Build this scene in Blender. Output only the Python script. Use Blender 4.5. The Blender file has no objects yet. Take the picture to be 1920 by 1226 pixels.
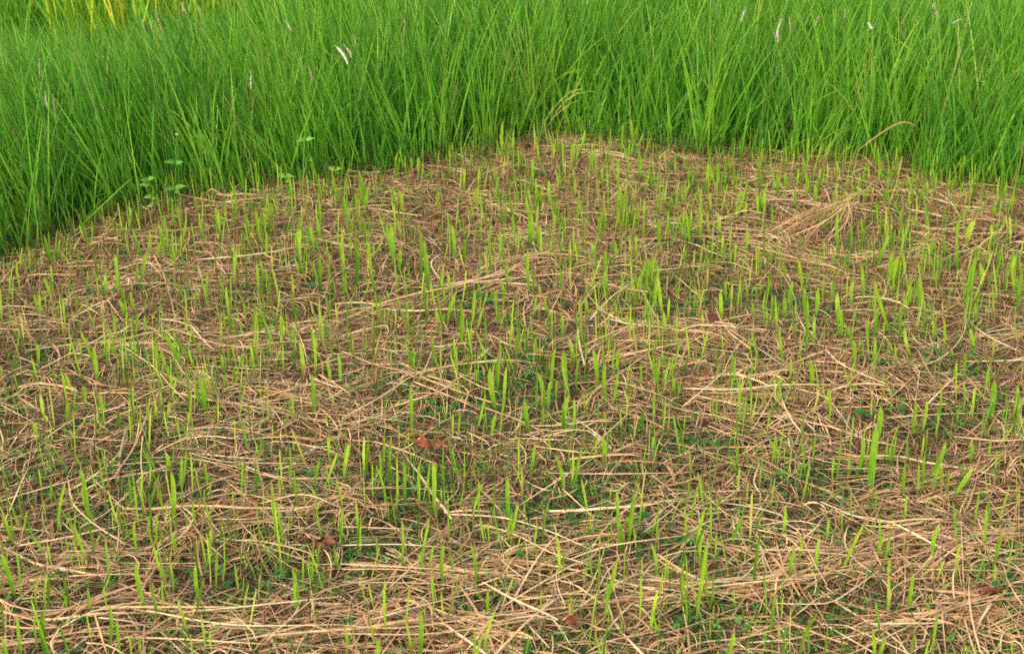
import bpy, math
import numpy as np
from mathutils import Vector

rng = np.random.default_rng(11)
scene = bpy.context.scene
COL = scene.collection

# ------------------------------------------------------------------ camera
CAM_H, PITCH, FPX = 1.5, math.radians(24.1), 2667.0
cam_d = bpy.data.cameras.new('camera')
cam = bpy.data.objects.new('camera', cam_d)
COL.objects.link(cam)
cam.location = (0, 0, CAM_H)
cam.rotation_euler = (math.radians(90) - PITCH, 0, 0)
cam_d.sensor_width = 36.0
cam_d.lens = 50.0
cam_d.clip_start = 0.05
cam_d.clip_end = 2000
cam_d.dof.use_dof = True
cam_d.dof.focus_distance = 3.2
cam_d.dof.aperture_fstop = 7.1
scene.camera = cam

# ------------------------------------------------------------------ world, sun, exposure
SUN_EL, SUN_AZ = math.radians(38), math.radians(215)      # azimuth from +Y, clockwise: behind the camera to the left
world = bpy.data.worlds.new('World')
scene.world = world
world.use_nodes = True
wn, wl = world.node_tree.nodes, world.node_tree.links
wn.clear()
sky = wn.new('ShaderNodeTexSky')
sky.sky_type = 'NISHITA'
sky.sun_disc = False
sky.sun_elevation = SUN_EL
sky.sun_rotation = SUN_AZ
sky.air_density = 1.0
sky.dust_density = 4.0
sky.ozone_density = 1.0
bg = wn.new('ShaderNodeBackground')
bg.inputs['Strength'].default_value = 0.15
wo = wn.new('ShaderNodeOutputWorld')
wl.new(sky.outputs[0], bg.inputs['Color'])
wl.new(bg.outputs[0], wo.inputs['Surface'])
sun_d = bpy.data.lights.new('sun', 'SUN')
sun_d.energy = 1.5
sun_d.angle = math.radians(14)
sun_d.color = (1.0, 0.86, 0.66)
sun = bpy.data.objects.new('sun', sun_d)
COL.objects.link(sun)
sdir = Vector((math.sin(SUN_AZ) * math.cos(SUN_EL), math.cos(SUN_AZ) * math.cos(SUN_EL), math.sin(SUN_EL)))
sun.rotation_euler = sdir.to_track_quat('Z', 'Y').to_euler()
sun.location = (0, 0, 6)

scene.render.engine = 'CYCLES'
scene.cycles.use_denoising = False
scene.cycles.max_bounces = 8
scene.cycles.transparent_max_bounces = 8
scene.view_settings.view_transform = 'Standard'
scene.view_settings.look = 'None'
scene.view_settings.gamma = 1.0
scene.view_settings.use_curve_mapping = False
scene.view_settings.exposure = 0.9

# ------------------------------------------------------------------ picture <-> ground
CT, ST = math.cos(PITCH), math.sin(PITCH)

def ray(px, py):
    u, v = (np.asarray(px, float) - 960) / FPX, (np.asarray(py, float) - 613) / FPX
    return u, CT - v * ST, -ST - v * CT

def at_z(px, py, z=0.0):
    dx, dy, dz = ray(px, py)
    t = (z - CAM_H) / dz
    return np.stack([dx * t, dy * t, CAM_H + dz * t], -1)

def at_y(px, py, y):
    dx, dy, dz = ray(px, py)
    t = y / dy
    return np.stack([dx * t, dy * t, CAM_H + dz * t], -1)

def to_px(x, y, z=0.0):
    zc = y * CT - (z - CAM_H) * ST
    up = y * ST + (z - CAM_H) * CT
    zc = np.maximum(zc, 0.05)
    return 960 + FPX * x / zc, 613 - FPX * up / zc

def ppm(y, z=0.0):                                       # photograph pixels per metre at ground distance y
    return FPX / (y * CT - (z - CAM_H) * ST)

EDGE_PX = [(-900, 620), (-400, 560), (0, 478), (60, 455), (130, 432), (230, 405), (300, 385), (400, 372), (500, 350), (600, 332), (700, 322),
           (800, 303), (900, 285), (960, 262), (1040, 254), (1150, 262), (1250, 276), (1330, 284), (1400, 282), (1500, 292),
           (1600, 302), (1700, 325), (1800, 345), (1920, 360), (2200, 400), (2800, 480)]
_e = at_z(*np.array(EDGE_PX, float).T)
def edge_y(x):
    return np.interp(x, _e[:, 0], _e[:, 1])

# smooth pseudo-noise
_ph = rng.uniform(0, 6.28, (6, 12)); _fr = rng.normal(0, 1, (6, 12, 2))
def noise(x, y, scale=1.0, k=0):
    s = 0
    for i in range(12):
        s = s + np.sin(x * _fr[k, i, 0] * 6.28 / scale + y * _fr[k, i, 1] * 6.28 / scale + _ph[k, i])
    return s / 12 ** .5 / .75                              # about -1.5..1.5

def ground_h(x, y):
    return 0.008 * noise(x, y, 1.6, 0) + 0.003 * noise(x, y, .35, 1)

# straw swaths: picture path, half width in pixels, how many straws, thickness in metres
SWATHS = [
    ([(60, 1175), (350, 1150), (650, 1172), (1000, 1192)], 34, 300, .035),
    ([(330, 1010), (430, 975), (560, 935), (690, 935)], 30, 240, .04),
    ([(620, 1185), (900, 1150), (1200, 1122), (1500, 1085)], 34, 260, .03),
    ([(560, 622), (760, 575), (900, 530), (1010, 492), (1090, 455)], 15, 260, .035),
    ([(330, 690), (430, 735), (560, 765), (700, 800)], 22, 260, .035),
    ([(400, 645), (540, 628), (700, 600)], 20, 200, .035),
    ([(1110, 665), (1190, 640), (1290, 640), (1360, 655)], 24, 300, .05),
    ([(1270, 742), (1400, 724), (1560, 722), (1680, 745)], 20, 240, .04),
    ([(1360, 452), (1480, 475), (1580, 500), (1660, 540)], 15, 200, .03),
    ([(960, 445), (1150, 435), (1350, 432), (1520, 445)], 12, 170, .025),
    ([(1620, 490), (1780, 462), (1930, 445)], 13, 150, .025),
    ([(280, 505), (430, 515), (600, 503)], 12, 150, .025),
    ([(1270, 1120), (1420, 1100), (1540, 1065), (1680, 1020)], 24, 180, .035),
    ([(1480, 1045), (1680, 1035), (1930, 1010)], 34, 240, .035),
    ([(1290, 900), (1360, 850), (1450, 790), (1540, 760)], 26, 150, .03),
    ([(860, 1060), (1080, 1030), (1290, 965)], 30, 170, .03),
    ([(1090, 290), (1180, 325), (1290, 315)], 12, 160, .03),
    ([(880, 372), (1000, 385), (1130, 372)], 10, 110, .02),
    ([(1640, 900), (1780, 888), (1930, 868)], 24, 160, .03),
    ([(-40, 1090), (140, 1060), (300, 1030)], 30, 160, .03),
    ([(1640, 1170), (1790, 1150), (1940, 1120)], 30, 160, .03),
    ([(640, 1062), (780, 1066), (960, 1078)], 13, 110, .025),
    ([(1720, 345), (1800, 395), (1880, 430)], 12, 110, .02),
    ([(180, 640), (330, 642), (470, 640)], 10, 90, .02),
    ([(420, 870), (560, 850), (640, 840)], 24, 120, .02),
    ([(1220, 390), (1330, 400), (1420, 372)], 9, 90, .02),
    ([(-500, 900), (-300, 880), (-60, 880)], 30, 160, .03),
    ([(2000, 800), (2200, 780), (2500, 800)], 30, 160, .03),
]
def swath_weight(px, py):
    w = np.zeros_like(px)
    for pts, hw, n, th in SWATHS:
        P = np.array(pts, float)
        xs = np.clip(px, P[0, 0], P[-1, 0])
        yy = np.interp(xs, P[:, 0], P[:, 1])
        d2 = ((py - yy) / hw) ** 2 + ((px - xs) / (hw * 2)) ** 2
        w = np.maximum(w, th * np.exp(-d2 * .7))
    return w

def thatch_h(x, y):                                      # top of the straw litter above the soil
    px, py = to_px(x, y)
    return np.maximum(.006 + .007 * noise(x, y, .5, 2), .002) + swath_weight(px, py) * .45

CLOVER = [(490, 1085, 130, 45), (290, 905, 90, 45), (560, 885, 110, 42), (700, 1045, 90, 45), (770, 900, 110, 48), (1090, 960, 130, 60),
          (1320, 1140, 70, 60), (1590, 1150, 120, 55), (1560, 905, 90, 34), (1000, 730, 130, 42), (850, 790, 100, 34), (70, 690, 50, 26),
          (1230, 1030, 70, 30), (150, 1190, 60, 30), (1430, 740, 40, 18), (930, 690, 100, 26), (1250, 600, 90, 30), (1360, 560, 80, 34),
          (740, 740, 60, 20), (640, 560, 60, 16), (870, 570, 60, 20), (1750, 800, 60, 26), (1900, 1120, 60, 30), (320, 1210, 80, 26),
          (1330, 470, 60, 20), (560, 690, 40, 14), (1560, 1010, 60, 30), (900, 1140, 60, 26), (1030, 1200, 80, 24), (200, 1000, 60, 26),
          (1800, 700, 70, 24), (80, 900, 60, 26), (1290, 860, 70, 30), (1480, 570, 70, 24)]
def clover_w(px, py):
    w = np.zeros_like(px)
    for cx, cy, a, b in CLOVER:
        w = np.maximum(w, np.exp(-(((px - cx) / a) ** 2 + ((py - cy) / b) ** 2) * 1.1))
    return w

# ------------------------------------------------------------------ materials
def ribbon_mat(name, stops, base_mix=None, tip_mix=None, transl=0.3, rough=0.5, spec=0.3, streak=0.15, mid=None, foot=None):
    """colour from the per-blade 'rnd' value, with base and cut-tip colours of its own along the blade"""
    m = bpy.data.materials.new(name); m.use_nodes = True
    n, l = m.node_tree.nodes, m.node_tree.links
    n.clear()
    a = n.new('ShaderNodeAttribute'); a.attribute_name = 'rnd'
    b = n.new('ShaderNodeAttribute'); b.attribute_name = 'along'
    r = n.new('ShaderNodeValToRGB'); cr = r.color_ramp
    cr.interpolation = 'LINEAR'
    while len(cr.elements) > 1: cr.elements.remove(cr.elements[-1])
    cr.elements[0].position = stops[0][0]; cr.elements[0].color = (*stops[0][1], 1)
    for p, c in stops[1:]:
        e = cr.elements.new(p); e.color = (*c, 1)
    l.new(a.outputs['Fac'], r.inputs[0])
    cur = r.outputs[0]
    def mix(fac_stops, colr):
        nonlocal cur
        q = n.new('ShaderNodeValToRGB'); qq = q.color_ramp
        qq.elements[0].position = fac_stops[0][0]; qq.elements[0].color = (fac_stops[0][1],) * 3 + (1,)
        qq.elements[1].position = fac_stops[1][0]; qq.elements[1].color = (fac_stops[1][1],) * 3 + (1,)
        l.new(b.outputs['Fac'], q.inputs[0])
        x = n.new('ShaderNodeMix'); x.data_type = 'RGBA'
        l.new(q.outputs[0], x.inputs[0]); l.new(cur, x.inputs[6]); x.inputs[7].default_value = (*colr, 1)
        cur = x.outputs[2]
    if base_mix: mix(base_mix[0], base_mix[1])
    if foot: mix(foot[0], foot[1])
    if mid: mix(mid[0], mid[1])
    if tip_mix: mix(tip_mix[0], tip_mix[1])
    tc = n.new('ShaderNodeTexCoord'); nz = n.new('ShaderNodeTexNoise')
    nz.inputs['Scale'].default_value = 60; nz.inputs['Detail'].default_value = 3
    geo = n.new('ShaderNodeNewGeometry'); l.new(geo.outputs['Position'], nz.inputs['Vector'])
    mr = n.new('ShaderNodeMapRange'); l.new(nz.outputs[0], mr.inputs[0])
    mr.inputs[1].default_value = .3; mr.inputs[2].default_value = .7
    mr.inputs[3].default_value = 1 - streak; mr.inputs[4].default_value = 1 + streak
    hs = n.new('ShaderNodeVectorMath'); hs.operation = 'SCALE'
    l.new(cur, hs.inputs[0]); l.new(mr.outputs[0], hs.inputs['Scale'])
    cur = hs.outputs[0]
    p = n.new('ShaderNodeBsdfPrincipled')
    l.new(cur, p.inputs['Base Color']); p.inputs['Roughness'].default_value = rough
    p.inputs['Specular IOR Level'].default_value = spec
    o = n.new('ShaderNodeOutputMaterial')
    if transl > 0:
        t = n.new('ShaderNodeBsdfTranslucent'); l.new(cur, t.inputs['Color'])
        ms = n.new('ShaderNodeMixShader'); ms.inputs[0].default_value = transl
        l.new(p.outputs[0], ms.inputs[1]); l.new(t.outputs[0], ms.inputs[2]); l.new(ms.outputs[0], o.inputs[0])
    else:
        l.new(p.outputs[0], o.inputs[0])
    return m

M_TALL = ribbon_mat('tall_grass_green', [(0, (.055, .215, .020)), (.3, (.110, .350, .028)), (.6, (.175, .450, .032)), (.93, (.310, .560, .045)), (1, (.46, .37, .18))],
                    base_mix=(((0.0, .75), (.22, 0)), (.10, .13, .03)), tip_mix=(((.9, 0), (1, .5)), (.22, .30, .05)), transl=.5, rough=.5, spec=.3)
M_FAR = ribbon_mat('field_grass_green', [(0, (.09, .28, .02)), (.6, (.15, .40, .025)), (1, (.22, .48, .03))], transl=.4, rough=.5)
M_YELLOW = ribbon_mat('ripening_rice', [(0, (.20, .42, .02)), (.5, (.42, .56, .03)), (1, (.75, .68, .06))], transl=.4, rough=.5)
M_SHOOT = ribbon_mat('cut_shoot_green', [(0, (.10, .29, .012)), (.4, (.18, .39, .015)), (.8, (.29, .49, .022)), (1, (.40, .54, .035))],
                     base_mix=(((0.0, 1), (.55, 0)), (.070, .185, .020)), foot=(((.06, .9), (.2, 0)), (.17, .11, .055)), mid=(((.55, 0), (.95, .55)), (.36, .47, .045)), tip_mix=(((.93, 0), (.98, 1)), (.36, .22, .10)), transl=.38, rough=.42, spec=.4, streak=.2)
M_THIN = ribbon_mat('thin_shoot_green', [(0, (.10, .27, .018)), (.4, (.20, .41, .025)), (.8, (.37, .53, .040)), (1, (.50, .50, .10))],
                    base_mix=(((0.0, 1), (.45, 0)), (.22, .15, .06)), tip_mix=(((.93, 0), (1, .8)), (.36, .22, .10)), transl=.4, rough=.45)
M_STUB = ribbon_mat('stubble_brown', [(0, (.10, .050, .025)), (.4, (.22, .12, .055)), (.75, (.36, .22, .11)), (1, (.42, .36, .14))], transl=.2, rough=.65, spec=.2)
M_STRAW = ribbon_mat('dry_straw', [(0, (.105, .058, .028)), (.25, (.25, .142, .068)), (.5, (.44, .262, .124)), (.76, (.64, .410, .205)), (.92, (.78, .57, .33)), (.97, (.42, .40, .12)), (1, (.26, .36, .08))],
                     transl=.22, rough=.5, spec=.35, streak=.2)
M_DEBRIS = ribbon_mat('straw_crumbs', [(0, (.060, .036, .020)), (.3, (.19, .110, .055)), (.65, (.38, .230, .115)), (.9, (.56, .39, .215)), (1, (.30, .32, .10))], transl=.12, rough=.7, spec=.15)
M_CLOVER = ribbon_mat('clover_green', [(0, (.025, .110, .020)), (.5, (.050, .195, .028)), (.9, (.11, .30, .040)), (1, (.20, .34, .05))], transl=.3, rough=.5, spec=.3)
M_WEED = ribbon_mat('weed_green', [(0, (.07, .24, .025)), (1, (.16, .42, .045))], transl=.35, rough=.45)
M_DEAD = ribbon_mat('rusty_dead_leaf', [(0, (.07, .022, .010)), (.5, (.17, .045, .018)), (1, (.30, .095, .035))], transl=.15, rough=.55, streak=.35)
M_PLUME = ribbon_mat('seed_plume', [(0, (.30, .21, .15)), (.5, (.46, .39, .28)), (.85, (.62, .58, .47)), (1, (.82, .80, .74))], transl=.3, rough=.7)
M_STEM = ribbon_mat('seed_stem', [(0, (.12, .26, .04)), (1, (.36, .28, .12))], transl=.1, rough=.5)
M_PETAL = ribbon_mat('white_petal', [(0, (.75, .75, .80)), (1, (.80, .80, .80))], transl=.25, rough=.5, streak=.03)
M_YCENT = ribbon_mat('yellow_flower_centre', [(0, (.65, .48, .05)), (1, (.7, .5, .05))], transl=.1, rough=.6)
M_VIOLET = ribbon_mat('violet_petal', [(0, (.45, .42, .80)), (1, (.5, .5, .85))], transl=.2, rough=.5)

def ground_mat():
    m = bpy.data.materials.new('soil_and_thatch'); m.use_nodes = True
    n, l = m.node_tree.nodes, m.node_tree.links
    p = n['Principled BSDF']; p.inputs['Roughness'].default_value = .9; p.inputs['Specular IOR Level'].default_value = .15
    g = n.new('ShaderNodeNewGeometry')
    def ramp(src, st):
        r = n.new('ShaderNodeValToRGB'); r.color_ramp.elements[0].position = st[0][0]; r.color_ramp.elements[0].color = (*st[0][1], 1)
        r.color_ramp.elements[1].position = st[-1][0]; r.color_ramp.elements[1].color = (*st[-1][1], 1)
        for q, c in st[1:-1]:
            e = r.color_ramp.elements.new(q); e.color = (*c, 1)
        l.new(src, r.inputs[0]); return r.outputs[0]
    a = n.new('ShaderNodeTexNoise'); a.inputs['Scale'].default_value = 90; a.inputs['Detail'].default_value = 6; l.new(g.outputs['Position'], a.inputs['Vector'])
    soil = ramp(a.outputs[0], [(.3, (.030, .022, .014)), (.5, (.085, .056, .033)), (.7, (.18, .12, .068))])
    b = n.new('ShaderNodeTexNoise'); b.inputs['Scale'].default_value = 7; b.inputs['Detail'].default_value = 5; l.new(g.outputs['Position'], b.inputs['Vector'])
    mm = ramp(b.outputs[0], [(.48, (0, 0, 0)), (.62, (.6, .6, .6))])
    x = n.new('ShaderNodeMix'); x.data_type = 'RGBA'; l.new(mm, x.inputs[0]); l.new(soil, x.inputs[6]); x.inputs[7].default_value = (.035, .07, .018, 1)
    # the field beyond: green with distance from the clearing (a real change of ground cover)
    sp = n.new('ShaderNodeSeparateXYZ'); l.new(g.outputs['Position'], sp.inputs[0])
    mr = n.new('ShaderNodeMapRange'); l.new(sp.outputs[1], mr.inputs[0]); mr.inputs[1].default_value = 7; mr.inputs[2].default_value = 11
    x2 = n.new('ShaderNodeMix'); x2.data_type = 'RGBA'; l.new(mr.outputs[0], x2.inputs[0]); l.new(x.outputs[2], x2.inputs[6]); x2.inputs[7].default_value = (.10, .20, .02, 1)
    l.new(x2.outputs[2], p.inputs['Base Color'])
    bp = n.new('ShaderNodeBump'); bp.inputs['Strength'].default_value = .8; bp.inputs['Distance'].default_value = .006
    l.new(a.outputs[0], bp.inputs['Height']); l.new(bp.outputs[0], p.inputs['Normal'])
    return m

# ------------------------------------------------------------------ mesh builders
def raw_mesh(name, V, F, attrs, mat, smooth=True):
    """V (n,3), F (m,4) or (m,3); attrs name -> (n,)"""
    me = bpy.data.meshes.new(name)
    nv, (nf, k) = len(V), F.shape
    me.vertices.add(nv); me.vertices.foreach_set('co', np.ascontiguousarray(V, np.float32).ravel())
    me.loops.add(nf * k); me.loops.foreach_set('vertex_index', np.ascontiguousarray(F, np.int32).ravel())
    me.polygons.add(nf)
    me.polygons.foreach_set('loop_start', np.arange(0, nf * k, k, dtype=np.int32))
    me.update(calc_edges=True)
    if smooth: me.polygons.foreach_set('use_smooth', np.ones(nf, bool))
    for an, av in attrs.items():
        at = me.attributes.new(an, 'FLOAT', 'POINT'); at.data.foreach_set('value', np.ascontiguousarray(av, np.float32))
    me.materials.append(mat)
    return me

def ribbon_arrays(C, W, S, fold=0.0, rnd=None):
    """C (n,k,3) centre lines, W (n,k) half widths, S (n,k,3) side directions -> verts, faces, attrs; fold>0 gives a V section"""
    n, k, _ = C.shape
    T = np.gradient(C, axis=1); T /= np.linalg.norm(T, axis=2, keepdims=True) + 1e-9
    S = S - (S * T).sum(2, keepdims=True) * T
    S /= np.linalg.norm(S, axis=2, keepdims=True) + 1e-9
    if rnd is None: rnd = rng.random(n)
    al = np.linspace(0, 1, k)
    if fold:
        N = np.cross(T, S)
        R = np.stack([C - S * W[..., None], C + N * W[..., None] * fold, C + S * W[..., None]], 2); c = 3
    else:
        R = np.stack([C - S * W[..., None], C + S * W[..., None]], 2); c = 2
    V = R.reshape(-1, 3)
    idx = np.arange(n * k * c).reshape(n, k, c)
    F = np.stack([idx[:, :-1, :-1], idx[:, :-1, 1:], idx[:, 1:, 1:], idx[:, 1:, :-1]], -1).reshape(-1, 4)
    return V, F, {'rnd': np.repeat(rnd, k * c), 'along': np.tile(np.repeat(al, c), n)}

def link(name, me, parent=None, loc=None, **props):
    o = bpy.data.objects.new(name, me); COL.objects.link(o)
    if parent: o.parent = parent
    if loc is not None: o.location = loc
    for a, b in props.items():
        if b: o[a] = b
    return o

def stuff(name, arrs, mat, label, cat, parent=None):
    V = np.concatenate([a[0] for a in arrs]); off = 0; Fs = []
    for a in arrs: Fs.append(a[1] + off); off += len(a[0])
    at = {k: np.concatenate([a[2][k] for a in arrs]) for k in arrs[0][2]}
    return link(name, raw_mesh(name, V, np.concatenate(Fs), at, mat), parent=parent, label=label, category=cat, kind='stuff')

def upright(base, L, az, t0, bend, hw, k, yaw, prof, zig=None):
    """growing blades: lean azimuth az (0 = +X), starting tilt t0, extra bend at the tip"""
    n = len(L); s = np.linspace(0, 1, k)
    th = t0[:, None] + bend[:, None] * s[None] ** 1.8
    thm = (th[:, 1:] + th[:, :-1]) / 2
    d = np.stack([np.sin(thm) * np.cos(az)[:, None], np.sin(thm) * np.sin(az)[:, None], np.cos(thm)], -1) * (L / (k - 1))[:, None, None]
    C = np.concatenate([np.zeros((n, 1, 3)), np.cumsum(d, 1)], 1) + base[:, None, :]
    tw = rng.normal(0, .5, n)[:, None] * s[None]
    yw = yaw[:, None] + tw
    S = np.stack([np.cos(yw), np.sin(yw), 0 * yw], -1)
    W = hw[:, None] * np.interp(s, *prof)[None]
    return C, W, S

def lying(c, phi, L, curv, hw, k, z0, slope, arch, roll, prof=((0, .1, .8, 1), (.7, 1, .9, .3)), kink=None):
    n = len(L); s = np.linspace(-.5, .5, k)
    a = phi[:, None] + curv[:, None] * s[None]
    if kink is not None: a = a + np.where(s[None] > kink[0][:, None], kink[1][:, None], 0)
    am = (a[:, 1:] + a[:, :-1]) / 2
    d = np.stack([np.cos(am), np.sin(am)], -1) * (L / (k - 1))[:, None, None]
    P = np.concatenate([np.zeros((n, 1, 2)), np.cumsum(d, 1)], 1)
    P = P - P[:, k // 2:k // 2 + 1] + c[:, None, :]
    g = ground_h(P[..., 0], P[..., 1])
    z = g + np.maximum(z0[:, None] + slope[:, None] * s[None] * L[:, None] + arch[:, None] * (1 - 4 * s[None] ** 2), .0015)
    C = np.concatenate([P, z[..., None]], -1)
    r = roll[:, None] + rng.normal(0, .35, n)[:, None] * s[None] * 2
    S = np.stack([-np.sin(a) * np.cos(r), np.cos(a) * np.cos(r), np.sin(r)], -1)
    W = hw[:, None] * np.interp(s + .5, *prof)[None]
    return C, W, S

# ------------------------------------------------------------------ the setting: ground
def build_ground():
    xs = np.concatenate([[-400, -120, -40, -15, -8, -5], np.arange(-3.6, 3.61, .05), [5, 8, 15, 40, 120, 400]])
    ys = np.concatenate([[-60, -10, -2, 0], np.arange(1.0, 8.01, .05), [9, 11, 15, 25, 50, 120, 300, 900]])
    X, Y = np.meshgrid(xs, ys, indexing='ij')
    Z = ground_h(X, Y) * (np.abs(X) < 3.7) * (Y > .9) * (Y < 8.1) - .001
    V = np.stack([X, Y, Z], -1).reshape(-1, 3)
    I = np.arange(len(V)).reshape(X.shape)
    F = np.stack([I[:-1, :-1], I[1:, :-1], I[1:, 1:], I[:-1, 1:]], -1).reshape(-1, 4)
    me = raw_mesh('ground', V, F, {}, ground_mat())
    link('ground', me, label='dark soil under the cut straw and the standing grass', kind='structure')
build_ground()

def scatter(n, y0, y1, mar=1.0, xf=.36):
    """points even over the trapezoid of ground the camera sees plus a margin"""
    out = []
    while sum(map(len, out)) < n:
        y = rng.uniform(y0, y1, n * 2); x = rng.uniform(-1, 1, n * 2) * (y1 * xf + mar)
        ok = np.abs(x) < y * xf * 1.08 + mar
        out.append(np.stack([x, y], -1)[ok])
    return np.concatenate(out)[:n]

# ------------------------------------------------------------------ tall grass bank
def tall_lean(x):
    """lean azimuth mean and strength across the bank: leaning left on the left side, upright and slightly right on the right"""
    px = to_px(x, 5.0)[0]
    f = np.interp(px, [0, 500, 800, 1000, 1300, 1920], [-.26, -.20, -.04, .03, .06, .04])
    return f
def tall_blades(p, hmul, k=7, wmul=1.0, rnd_shift=0.0):
    n = len(p)
    x, y = p[:, 0], p[:, 1]
    d = y - edge_y(x)
    L = rng.normal(.47, .085, n) * hmul * (1 + .10 * noise(x, y, .8, 3))
    L *= np.interp(d, [-.1, 0, .15, .4], [.35, .62, .9, 1]) * np.where(rng.random(n) < .18, .55, 1)
    L = np.clip(L, .12, .75)
    lx = tall_lean(x) * .8 + rng.normal(0, .20, n); ly = rng.normal(-.02, .18, n)
    az = np.arctan2(ly, lx); t0 = np.hypot(lx, ly)
    bend = np.abs(rng.normal(.12, .22, n)); big = rng.random(n) < .11; bend[big] += rng.uniform(.6, 1.7, big.sum())
    hw = rng.uniform(.0011, .0037, n) * wmul
    prof = ((0, .3, .6, .85, 1), (.55, .95, 1, .6, .05))
    base = np.stack([x, y, ground_h(x, y)], -1)
    C, W, S = upright(base, L, az, t0, bend, hw, k, rng.uniform(0, math.pi, n), prof)
    r = np.clip(.50 + .16 * noise(x, y, .35, 4) + .12 * noise(x, y, .12, 5) + rng.normal(0, .22, n) + rnd_shift, 0, .95)
    dry = rng.random(n) < .014; r[dry] = 1.0
    return ribbon_arrays(C, W, S, fold=.35, rnd=r)

def clumped(n_clump, per, y0, y1, rad, cond):
    c = scatter(n_clump, y0, y1)
    p = np.repeat(c, per, 0) + rng.normal(0, rad, (n_clump * per, 2))
    return p[cond(p[:, 0], p[:, 1])]

inb = lambda x, y: y > edge_y(x) + .02 * noise(x, y, .3, 5) + rng.normal(-.04, .05, len(x))
pA = clumped(5000, 8, 3.6, 6.4, .022, inb)
pB = scatter(17000, 3.6, 6.4); pB = pB[inb(pB[:, 0], pB[:, 1])]
pT = np.concatenate([pA, pB])
hm = np.interp(pT[:, 1] - edge_y(pT[:, 0]), [0, .7, 1.2, 1.8], [1, .97, .80, .55]) * np.where(to_px(pT[:, 0], pT[:, 1])[0] > 760, 1.12, 1)
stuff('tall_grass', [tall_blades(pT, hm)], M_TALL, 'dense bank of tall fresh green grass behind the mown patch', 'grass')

# short undergrowth at the foot of the bank
p = scatter(22000, 3.4, 6.0); d = p[:, 1] - edge_y(p[:, 0]); p = p[(d > -.10) & (d < .7) & (rng.random(len(p)) < np.interp(d, [-.1, 0, .1], [.15, .7, 1]))]
n = len(p)
lx, ly = rng.normal(0, .35, n), rng.normal(-.05, .35, n)
C, W, S = upright(np.stack([p[:, 0], p[:, 1], ground_h(*p.T)], -1), rng.uniform(.05, .22, n), np.arctan2(ly, lx), np.hypot(lx, ly), np.abs(rng.normal(.3, .5, n)),
                  rng.uniform(.0012, .0034, n), 5, rng.uniform(0, 3.14, n), ((0, .4, 1), (.8, 1, .05)))
stuff('grass_undergrowth', [ribbon_arrays(C, W, S, fold=.3, rnd=np.clip(rng.normal(.3, .2, n), 0, .95))], M_TALL, 'short dark green undergrowth at the foot of the tall grass', 'grass')

# farther grass and ripening rice beyond the bank
def far_field(name, n, y0, y1, L0, mat, label, cond=None, xf=.42):
    y = rng.uniform(y0, y1, n); x = rng.uniform(-1, 1, n) * (y * xf + 1.2)
    if cond is not None:
        k = cond(x, y); x, y = x[k], y[k]; n = len(x)
    lx, ly = rng.normal(-.04, .14, n), rng.normal(0, .14, n)
    wide = np.interp(y, [6, 14], [1, 2.6])
    C, W, S = upright(np.stack([x, y, 0 * x], -1), rng.normal(L0, .07, n), np.arctan2(ly, lx), np.hypot(lx, ly), np.abs(rng.normal(.3, .3, n)),
                      rng.uniform(.003, .006, n) * wide, 5, rng.uniform(0, 3.14, n), ((0, .5, 1), (.7, 1, .05)))
    stuff(name, [ribbon_arrays(C, W, S, rnd=np.clip(.5 + .3 * noise(x, y, 1.5, 3) + rng.normal(0, .2, n), 0, 1))], mat, label, 'grass')
rice = lambda x, y: np.mod(np.abs(x * 7919.31 + y * 3571.7), 1) < np.interp(x, [-2.4, -1.9, -1.0, -.5, 2.2, 2.6], [.05, .5, .5, .15, .08, .15])
far_field('ripening_rice', 12000, 5.9, 8.2, .55, M_YELLOW, 'strip of ripening yellow green rice plants beyond the tall grass', rice)
far_field('back_row_grass', 16000, 5.9, 8.2, .52, M_FAR, 'green grass standing behind the bank beside the yellow rice', lambda x, y: ~rice(x, y))
far_field('distant_field_grass', 16000, 8.2, 22, .7, M_FAR, 'green field carrying on far behind the yellow strip')

# ------------------------------------------------------------------ litter of the mown patch
YN, YF = 1.35, 6.0
keep = lambda p, m=.12: p[p[:, 1] < edge_y(p[:, 0]) + m]
# crumbs close to the soil
p = keep(scatter(105000, YN, YF), .25); px, py = to_px(*p.T); p = p[rng.random(len(p)) > clover_w(px, py) * .6]; n = len(p)
a_ = rng.uniform(0, 6.28, n); C, W, S = lying(p, np.arctan2(np.sin(a_) * 1.8, np.cos(a_)), rng.gamma(3, .014, n) + .012, rng.normal(0, .8, n), rng.uniform(.0005, .0016, n), 3,
                rng.uniform(.001, 1, n) * thatch_h(*p.T) * .75, rng.normal(0, .22, n), 0 * rng.random(n), rng.normal(0, .7, n))
stuff('straw_crumbs', [ribbon_arrays(C, W, S, rnd=np.clip(rng.beta(2.2, 2.2, n) + .10 * noise(*p.T, .5, 4), 0, 1))], M_DEBRIS, 'fine brown crumbs and broken bits of dead grass covering the soil', 'plant litter')
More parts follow.
